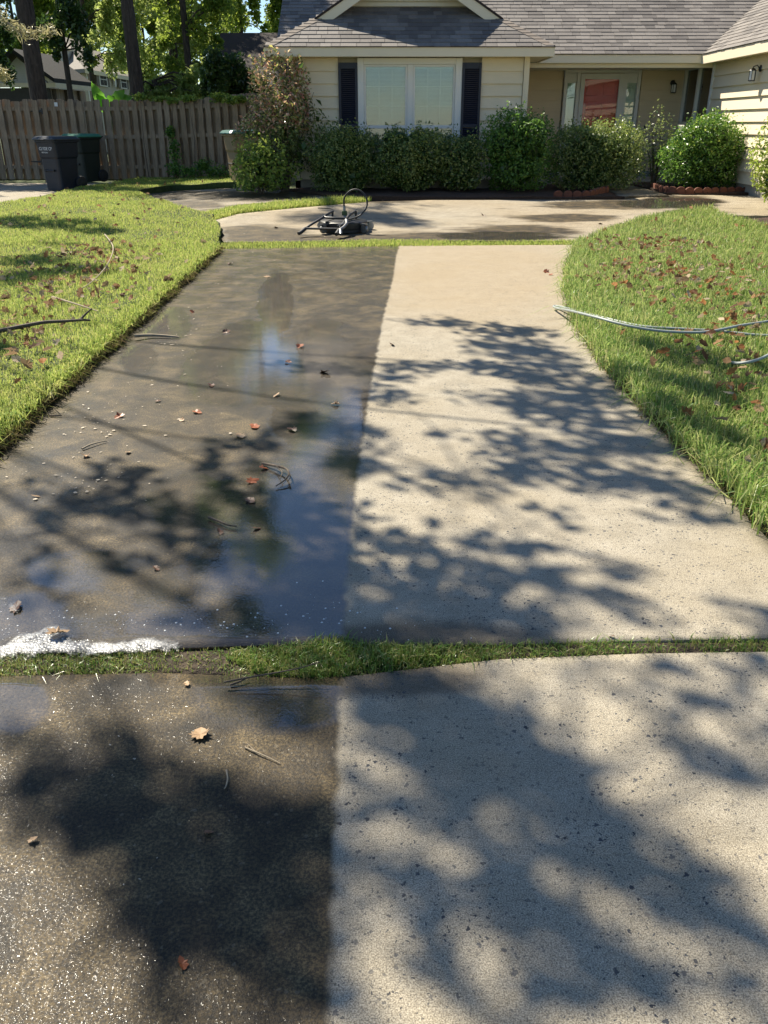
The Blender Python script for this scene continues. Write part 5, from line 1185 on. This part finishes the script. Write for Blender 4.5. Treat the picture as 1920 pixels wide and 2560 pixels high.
def fallen(u, v, s_, m, label=None, dz=.006):
    p = G(u, v, dz); o = link('fallen_leaf', random.choice(lmesh['dead_leaf_'+m]), None, p, (random.gauss(0, .25), random.gauss(0, .25), random.uniform(0, 6.28))); s_ *= .78; o.scale = (s_, s_*random.uniform(.7, 1), s_*random.uniform(.7, 1.6))
    col = {'red': 'reddish', 'brown': 'dark brown', 'tan': 'pale tan'}[m]
    tag(o, label or 'small '+col+' fallen leaf lying on the wet driveway', 'leaf', 'fallen leaves on the driveway')
fallen(501, 1836, .075, 'tan', 'large pale tan lobed leaf on the near wet slab below the grass joint'); fallen(636, 1065, .10, 'red', 'red lobed leaf on the wet slab above the shadow arc'); fallen(600, 1090, .085, 'tan', 'pale curled leaf just below the red lobed leaf')
fallen(142, 1582, .08, 'tan', 'brown leaf standing in the white foam', .02); fallen(40, 1518, .09, 'brown', 'dark wet leaf with foam at the left edge'); fallen(625, 1250, .07, 'brown', 'dark upright leaf in the middle of the puddle')
fallen(630, 1202, .09, 'red', 'orange leaf beside the twig clump on the wet slab'); fallen(492, 1030, .085, 'red', 'orange leaf left of the red lobed leaf'); fallen(1365, 680, .11, 'red', 'curled red leaf on the dry slab near the lawn'); fallen(1378, 686, .09, 'red', 'second curled red leaf on the dry slab')
fallen(467, 1708, .03, 'tan', 'tiny golden leaf just below the foam'); fallen(1208, 538, .12, 'brown', 'brown leaf on the far apron'); fallen(1530, 1590, .03, 'brown', 'tiny brown leaf near the right end of the joint')
for (u, v, s_, m, where) in ((214, 1140, .06, 'tan', 'beside the pale twig on the left wet slab'), (395, 1002, .06, 'brown', 'among pale flecks left of the wet slab middle'), (750, 866, .09, 'red', 'near the far half of the wet slab'), (812, 930, .10, 'brown', 'close to the dry edge in the far half'), (690, 988, .08, 'tan', 'in the middle of the wet slab above the shadow'), (527, 963, .08, 'brown', 'left of the middle of the wet slab'), (565, 829, .08, 'brown', 'right of the pale stick at the lawn edge'), (668, 692, .09, 'tan', 'on the far end of the wet slab'),
                      (320, 1130, .05, 'tan', 'left of the curved shadow on the wet slab'), (455, 1050, .05, 'tan', 'below the orange leaf on the wet slab'), (660, 1170, .07, 'red', 'touching the curled twig clump'), (730, 1075, .08, 'brown', 'right of the red lobed leaf'), (640, 1320, .05, 'brown', 'right of the dark twig in the puddle'), (575, 660, .1, 'brown', 'at the far left end of the wet slab'), (980, 862, .07, 'brown', 'just right of the wet line in the sun'), (300, 1040, .07, 'red', 'among the pale flecks near the lawn'), (720, 905, .07, 'red', 'between the far shadow streaks'), (840, 1010, .06, 'tan', 'near the wet line above the pool'),
                      (480, 780, .08, 'red', 'far left near the lawn lip'), (90, 1240, .05, 'tan', 'at the left edge of the shaded slab'), (390, 1420, .04, 'brown', 'in the puddle above the foam'), (548, 1330, .05, 'brown', 'left below the dark twig in the puddle'), (80, 2100, .03, 'tan', 'at the left of the sparkling near slab'), (455, 2410, .035, 'red', 'at the bottom of the near wet slab'), (520, 2080, .03, 'brown', 'in the shade of the near wet slab'), (900, 570, .1, 'tan', 'on the apron right of the washing deck'), (1500, 560, .1, 'brown', 'on the apron near the right lawn'), (690, 570, .1, 'tan', 'on the wet apron left of the washing deck')):
    fallen(u, v, s_, m, {'red': 'small reddish', 'brown': 'small dark brown', 'tan': 'small pale tan'}[m]+' leaf '+where)
def litter(name, label, poly, n, size, mat, dz, spread_fn, tilt=.7):
    P = np.array(poly); lo, hi = P.min(0), P.max(0); out = np.zeros((0, 2))
    while len(out) < n:
        q = RNG.uniform(lo, hi, (n*4, 2)); q = q[inside(q, poly)]; q = q[RNG.random(len(q)) < spread_fn(q)]; out = np.vstack([out, q])
    out = out[:n]; Vs, Fs = [], []; b = 0
    for (x, y) in out:
        V, F = random.choice(LV); a = random.uniform(0, 6.28); E = Euler((random.gauss(0, tilt), random.gauss(0, tilt), a)).to_matrix(); s_ = random.uniform(*size); z = float(terr(x, y))+dz+random.uniform(0, .02)
        Vs += [tuple(E @ Vector((p[0]*s_, p[1]*s_, p[2]*s_*random.uniform(.8, 1.8)))+Vector((x, y, z))) for p in V]; Fs += [(f[0]+b, f[1]+b, f[2]+b) for f in F]; b += len(V)
    tag(link(name, np_mesh(name, np.array(Vs), np.array(Fs), M[mat])), label, 'leaves', kind='stuff')
def dens(lst, base=.04):
    def f(q):
        z = terr(q[:, 0], q[:, 1])+.05; u, v = PIX(q[:, 0], q[:, 1], z); r = np.full(len(q), base)
        for (cx, cy, rx, ry) in lst: r = np.maximum(r, np.exp(-((u-cx)/rx)**2-((v-cy)/ry)**2))
        return np.where((u > -150) & (u < 2070) & (q[:, 1] > .5), r, 0)
    return f
litter('leaf_litter', 'rust and tan leaf litter lying in the left lawn', LAWN_L, 520, (.035, .085), 'litter', .105, dens([(200, 720, 170, 50), (310, 690, 70, 40), (60, 870, 120, 70), (250, 650, 120, 30), (90, 760, 120, 30)]))
litter('leaf_litter', 'brown and tan leaf litter lying in the right lawn', LAWN_R, 700, (.03, .08), 'litter', .085, dens([(1750, 720, 160, 60), (1650, 690, 120, 40), (1880, 800, 110, 70), (1780, 880, 120, 50), (1880, 960, 90, 60), (1900, 1090, 60, 60), (1640, 620, 150, 20), (1560, 700, 90, 40)]))
def twig(label, pts, r, mat='twig', dz=.01, side=()):
    ps = spline([G(u, v, z if z is not None else dz) for u, v, z in pts], 5); b = ps[0]; mb = MB(b).tube(ps, [r*(1-.6*i/len(ps)) for i in range(len(ps))], 7)
    for sd in side: q = spline([G(u, v, z) for u, v, z in sd], 4); mb.tube(q, [r*.55*(1-.6*i/len(q)) for i in range(len(q))], 6)
    tag(mb.build('twig', M[mat], None, 0, b), label, 'twig')
twig('long dark fallen branch lying on the left lawn', [(-60, 840, .11), (0, 827, .12), (60, 815, .125), (110, 806, .13), (160, 803, .13), (205, 800, .125), (225, 801, .11)], .018, side=([(200, 800, .125), (214, 785, .16), (230, 771, .20)],))
twig('thin curved twig arching over the left lawn leaves', [(262, 586, .12), (280, 610, .16), (282, 630, .16), (268, 662, .14), (245, 690, .14), (215, 715, .125), (190, 727, .11)], .008, 'twig_pale')
twig('straight pale twig above the fallen branch on the left lawn', [(130, 742, .12), (180, 757, .13), (215, 768, .13), (245, 778, .12)], .008, 'twig_pale')
twig('pale stick caught at the left driveway edge', [(335, 840, .03), (380, 838, .02), (430, 841, .015), (448, 843, .01)], .013, 'twig_pale')
twig('short dark twig in the puddle on the wet slab', [(522, 1293, .01), (545, 1302, .012), (570, 1312, .012), (592, 1316, .01)], .006)
twig('curled twig clump on the wet slab', [(655, 1158, .01), (690, 1165, .02), (715, 1172, .025), (722, 1185, .03), (712, 1200, .02), (690, 1215, .01)], .006, 'twig', side=([(690, 1165, .02), (705, 1180, .03), (700, 1196, .02)], [(715, 1172, .02), (726, 1190, .03), (718, 1205, .01)]))
twig('yellow forked twig on the near wet slab', [(612, 1868, .004), (640, 1880, .006), (670, 1893, .006), (700, 1908, .004)], .0022, 'twig_pale', side=([(640, 1880, .006), (628, 1868, .008), (618, 1858, .006)],))
twig('small bent twig lower on the near wet slab', [(566, 1925, .004), (569, 1945, .005), (565, 1965, .006), (560, 1972, .004)], .0025, 'twig_pale')
twig('thin root-like twig across the grass joint', [(560, 1705, .02), (640, 1690, .03), (740, 1672, .045), (800, 1655, .06)], .003); twig('dark stick half under the grass joint', [(575, 1712, .006), (600, 1703, .01), (620, 1693, .012)], .004)
twig('tiny twig on the far apron above the washing deck', [(795, 520, .01), (820, 521, .01), (832, 523, .01)], .008); twig('short dark twig near the lower left driveway edge', [(125, 1039, .008), (140, 1039, .01), (155, 1038, .008)], .006)
twig('pale twig lying low on the left wet slab', [(205, 1122, .008), (225, 1112, .012), (250, 1105, .01), (268, 1102, .008)], .005, 'twig_pale')
# flecks of washed-off debris
def flecks():
    pts = []
    for (cx, cy, rx, ry, n) in ((300, 1000, 220, 130, 110), (450, 850, 60, 60, 90), (420, 780, 120, 20, 40), (600, 720, 250, 70, 60), (250, 1060, 90, 40, 60), (150, 1180, 150, 60, 50), (680, 600, 120, 14, 70), (560, 640, 150, 20, 40), (500, 492, 150, 9, 110), (250, 1250, 250, 80, 40), (560, 1560, 300, 45, 50), (300, 1880, 300, 160, 40), (250, 2250, 250, 250, 40), (1000, 545, 350, 40, 40), (1620, 510, 200, 12, 50)):
        for _ in range(int(n*.55)): pts.append((cx+random.gauss(0, rx*.6), cy+random.gauss(0, ry*.6)))
    Vs, Fs = [], []
    for (u, v) in pts:
        p = G(u, v, .005); s_ = random.choice([.0025, .003, .004, .006, .010])*random.uniform(.8, 1.2)*(1 if p.y > 3 else .4)*(1+.05*p.y); a = random.uniform(0, 6.28); k = random.uniform(.25, .8); b = len(Vs); n = 5
        for i in range(n):
            w = 6.28*i/n; x, y = math.cos(w)*s_*random.uniform(.6, 1.2), math.sin(w)*s_*k*random.uniform(.6, 1.2); Vs.append((p.x+x*math.cos(a)-y*math.sin(a), p.y+x*math.sin(a)+y*math.cos(a), p.z+random.uniform(0, s_*.15)))
        Fs.append(tuple(b+i for i in range(n)))
    tag(link('debris', np_mesh('debris', np.array(Vs), np.array(Fs), M['fleck'])), 'pale flecks of washed-off debris on the wet concrete', 'debris', kind='stuff')
flecks()
# foam: thin suds lying against the grass joint, a few free bubbles
def foam():
    t = NT('suds'); P = t.pos(); vo = t.n('TexVoronoi'); t.set(vo.inputs['Vector'], P); vo.inputs['Scale'].default_value = 120; n = t.noise(P, 30, 4, .7); rim = t.attr('rim')
    hole = t.mr(t.math('ADD', t.math('MULTIPLY', n, .9), rim), .62, 1.05)
    t.p(Base_Color=t.mix(t.mr(vo.outputs['Distance'], .1, .6), (.22, .23, .24), (.48, .48, .47)), Roughness=.3, Alpha=hole, Normal=t.bump(vo.outputs['Distance'], .5, .004), Subsurface_Weight=.1)
    t.b.inputs['Subsurface Radius'].default_value = (.01, .01, .01)
    outl = [[(-120, 1600), (0, 1606), (40, 1588), (90, 1572), (125, 1556), (165, 1556), (185, 1578), (210, 1594), (260, 1598), (330, 1594), (365, 1586), (400, 1590), (455, 1598), (500, 1604), (470, 1618), (490, 1630), (420, 1642), (330, 1646), (240, 1656), (120, 1652), (20, 1662), (-120, 1664)],
            [(585, 1576), (610, 1566), (640, 1568), (650, 1586), (668, 1596), (640, 1602), (612, 1594), (590, 1588)], [(520, 1582), (560, 1574), (580, 1588), (560, 1604), (530, 1602)], [(690, 1578), (740, 1566), (770, 1566), (750, 1580), (705, 1586)], [(700, 1604), (730, 1592), (748, 1592), (736, 1610), (706, 1614)],
            [(-10, 1500), (30, 1492), (62, 1510), (66, 1536), (40, 1548), (0, 1540)], [(480, 1592), (512, 1580), (522, 1592), (500, 1606)], [(-20, 1462), (20, 1456), (40, 1470), (10, 1484)]]
    Vs, Fs, rims = [], [], []
    for pl in outl:
        poly = densify(GP(pl), .02); poly = [(x+random.gauss(0, .004), y+random.gauss(0, .004)) for x, y in poly]; A = np.array(poly); lo, hi = A.min(0), A.max(0)
        g = RNG.uniform(lo, hi, (int((hi-lo).prod()/.00012)+20, 2)); g = g[inside(g, poly)]; d = np.array([np.hypot(A[:, 0]-q[0], A[:, 1]-q[1]).min() for q in g]) if len(g) else np.zeros(0); g, d = g[d > .006], d[d > .006]
        m = len(poly); vs, _, fs, *_ = delaunay_2d_cdt([Vector(p) for p in poly]+[Vector(p) for p in g], [(i, (i+1) % m) for i in range(m)], [], 1, 1e-6)
        b = len(Vs)
        for v in vs:
            dd = np.hypot(A[:, 0]-v[0], A[:, 1]-v[1]).min(); k = min(1, dd/.05); Vs.append((v[0], v[1], float(terr(v[0], v[1]))+.003+.009*math.sqrt(k)*(0.85+0.15*math.sin(v[0]*38)*math.sin(v[1]*45)))); rims.append(min(.42, dd/.045*.42))
        Fs += [tuple(b+i for i in f) for f in fs if len(f) == 3]
    tag(link('foam', np_mesh('foam', np.array(Vs), np.array(Fs), M['suds'], True, {'rim': rims})), 'white soap foam lying along the left end of the grass joint', 'foam', kind='stuff')
    bm = bmesh.new(); bmesh.ops.create_icosphere(bm, subdivisions=2, radius=1.0); SV = np.array([v.co[:] for v in bm.verts]); SF = np.array([[v.index for v in f.verts] for f in bm.faces]); bm.free(); B = []
    for (cx, cy, rx, ry, n) in ((800, 1510, 90, 60, 22), (950, 1560, 140, 40, 22), (220, 1545, 160, 20, 26), (430, 1560, 130, 20, 26), (620, 1560, 120, 40, 26), (20, 1570, 40, 30, 26)):
        for _ in range(n): p = G(cx+random.gauss(0, rx*.6), cy+random.gauss(0, ry*.6)); B.append((p.x, p.y, p.z, random.choice([.0012, .0015, .002, .0035])))
    B = np.array(B); V = (SV[None]*np.array([1, 1, .7])*B[:, None, 3:4]+B[:, None, :3]).reshape(-1, 3); F = (SF[None]+(np.arange(len(B))*len(SV))[:, None, None]).reshape(-1, 3)
    tag(link('bubbles', np_mesh('bubbles', V, F, M['foam'], True)), 'loose soap bubbles floating on the puddle', 'bubbles', kind='stuff')
foam()

edge_tufts('edge_thatch', 'brown thatch and roots along the cut left lawn edge', [(LEFT_X(y)-0.005+0.02*math.sin(y*7), y) for y in np.arange(3.0, 10.6, .1)], 9000, 0.022, (.035, .085), 'thatch', 0.01)
edge_tufts('edge_thatch', 'dry stems along the right driveway edge', [(x+0.02, y) for x, y in re_], 2500, 0.02, (.02, .05), 'thatch', 0.0)
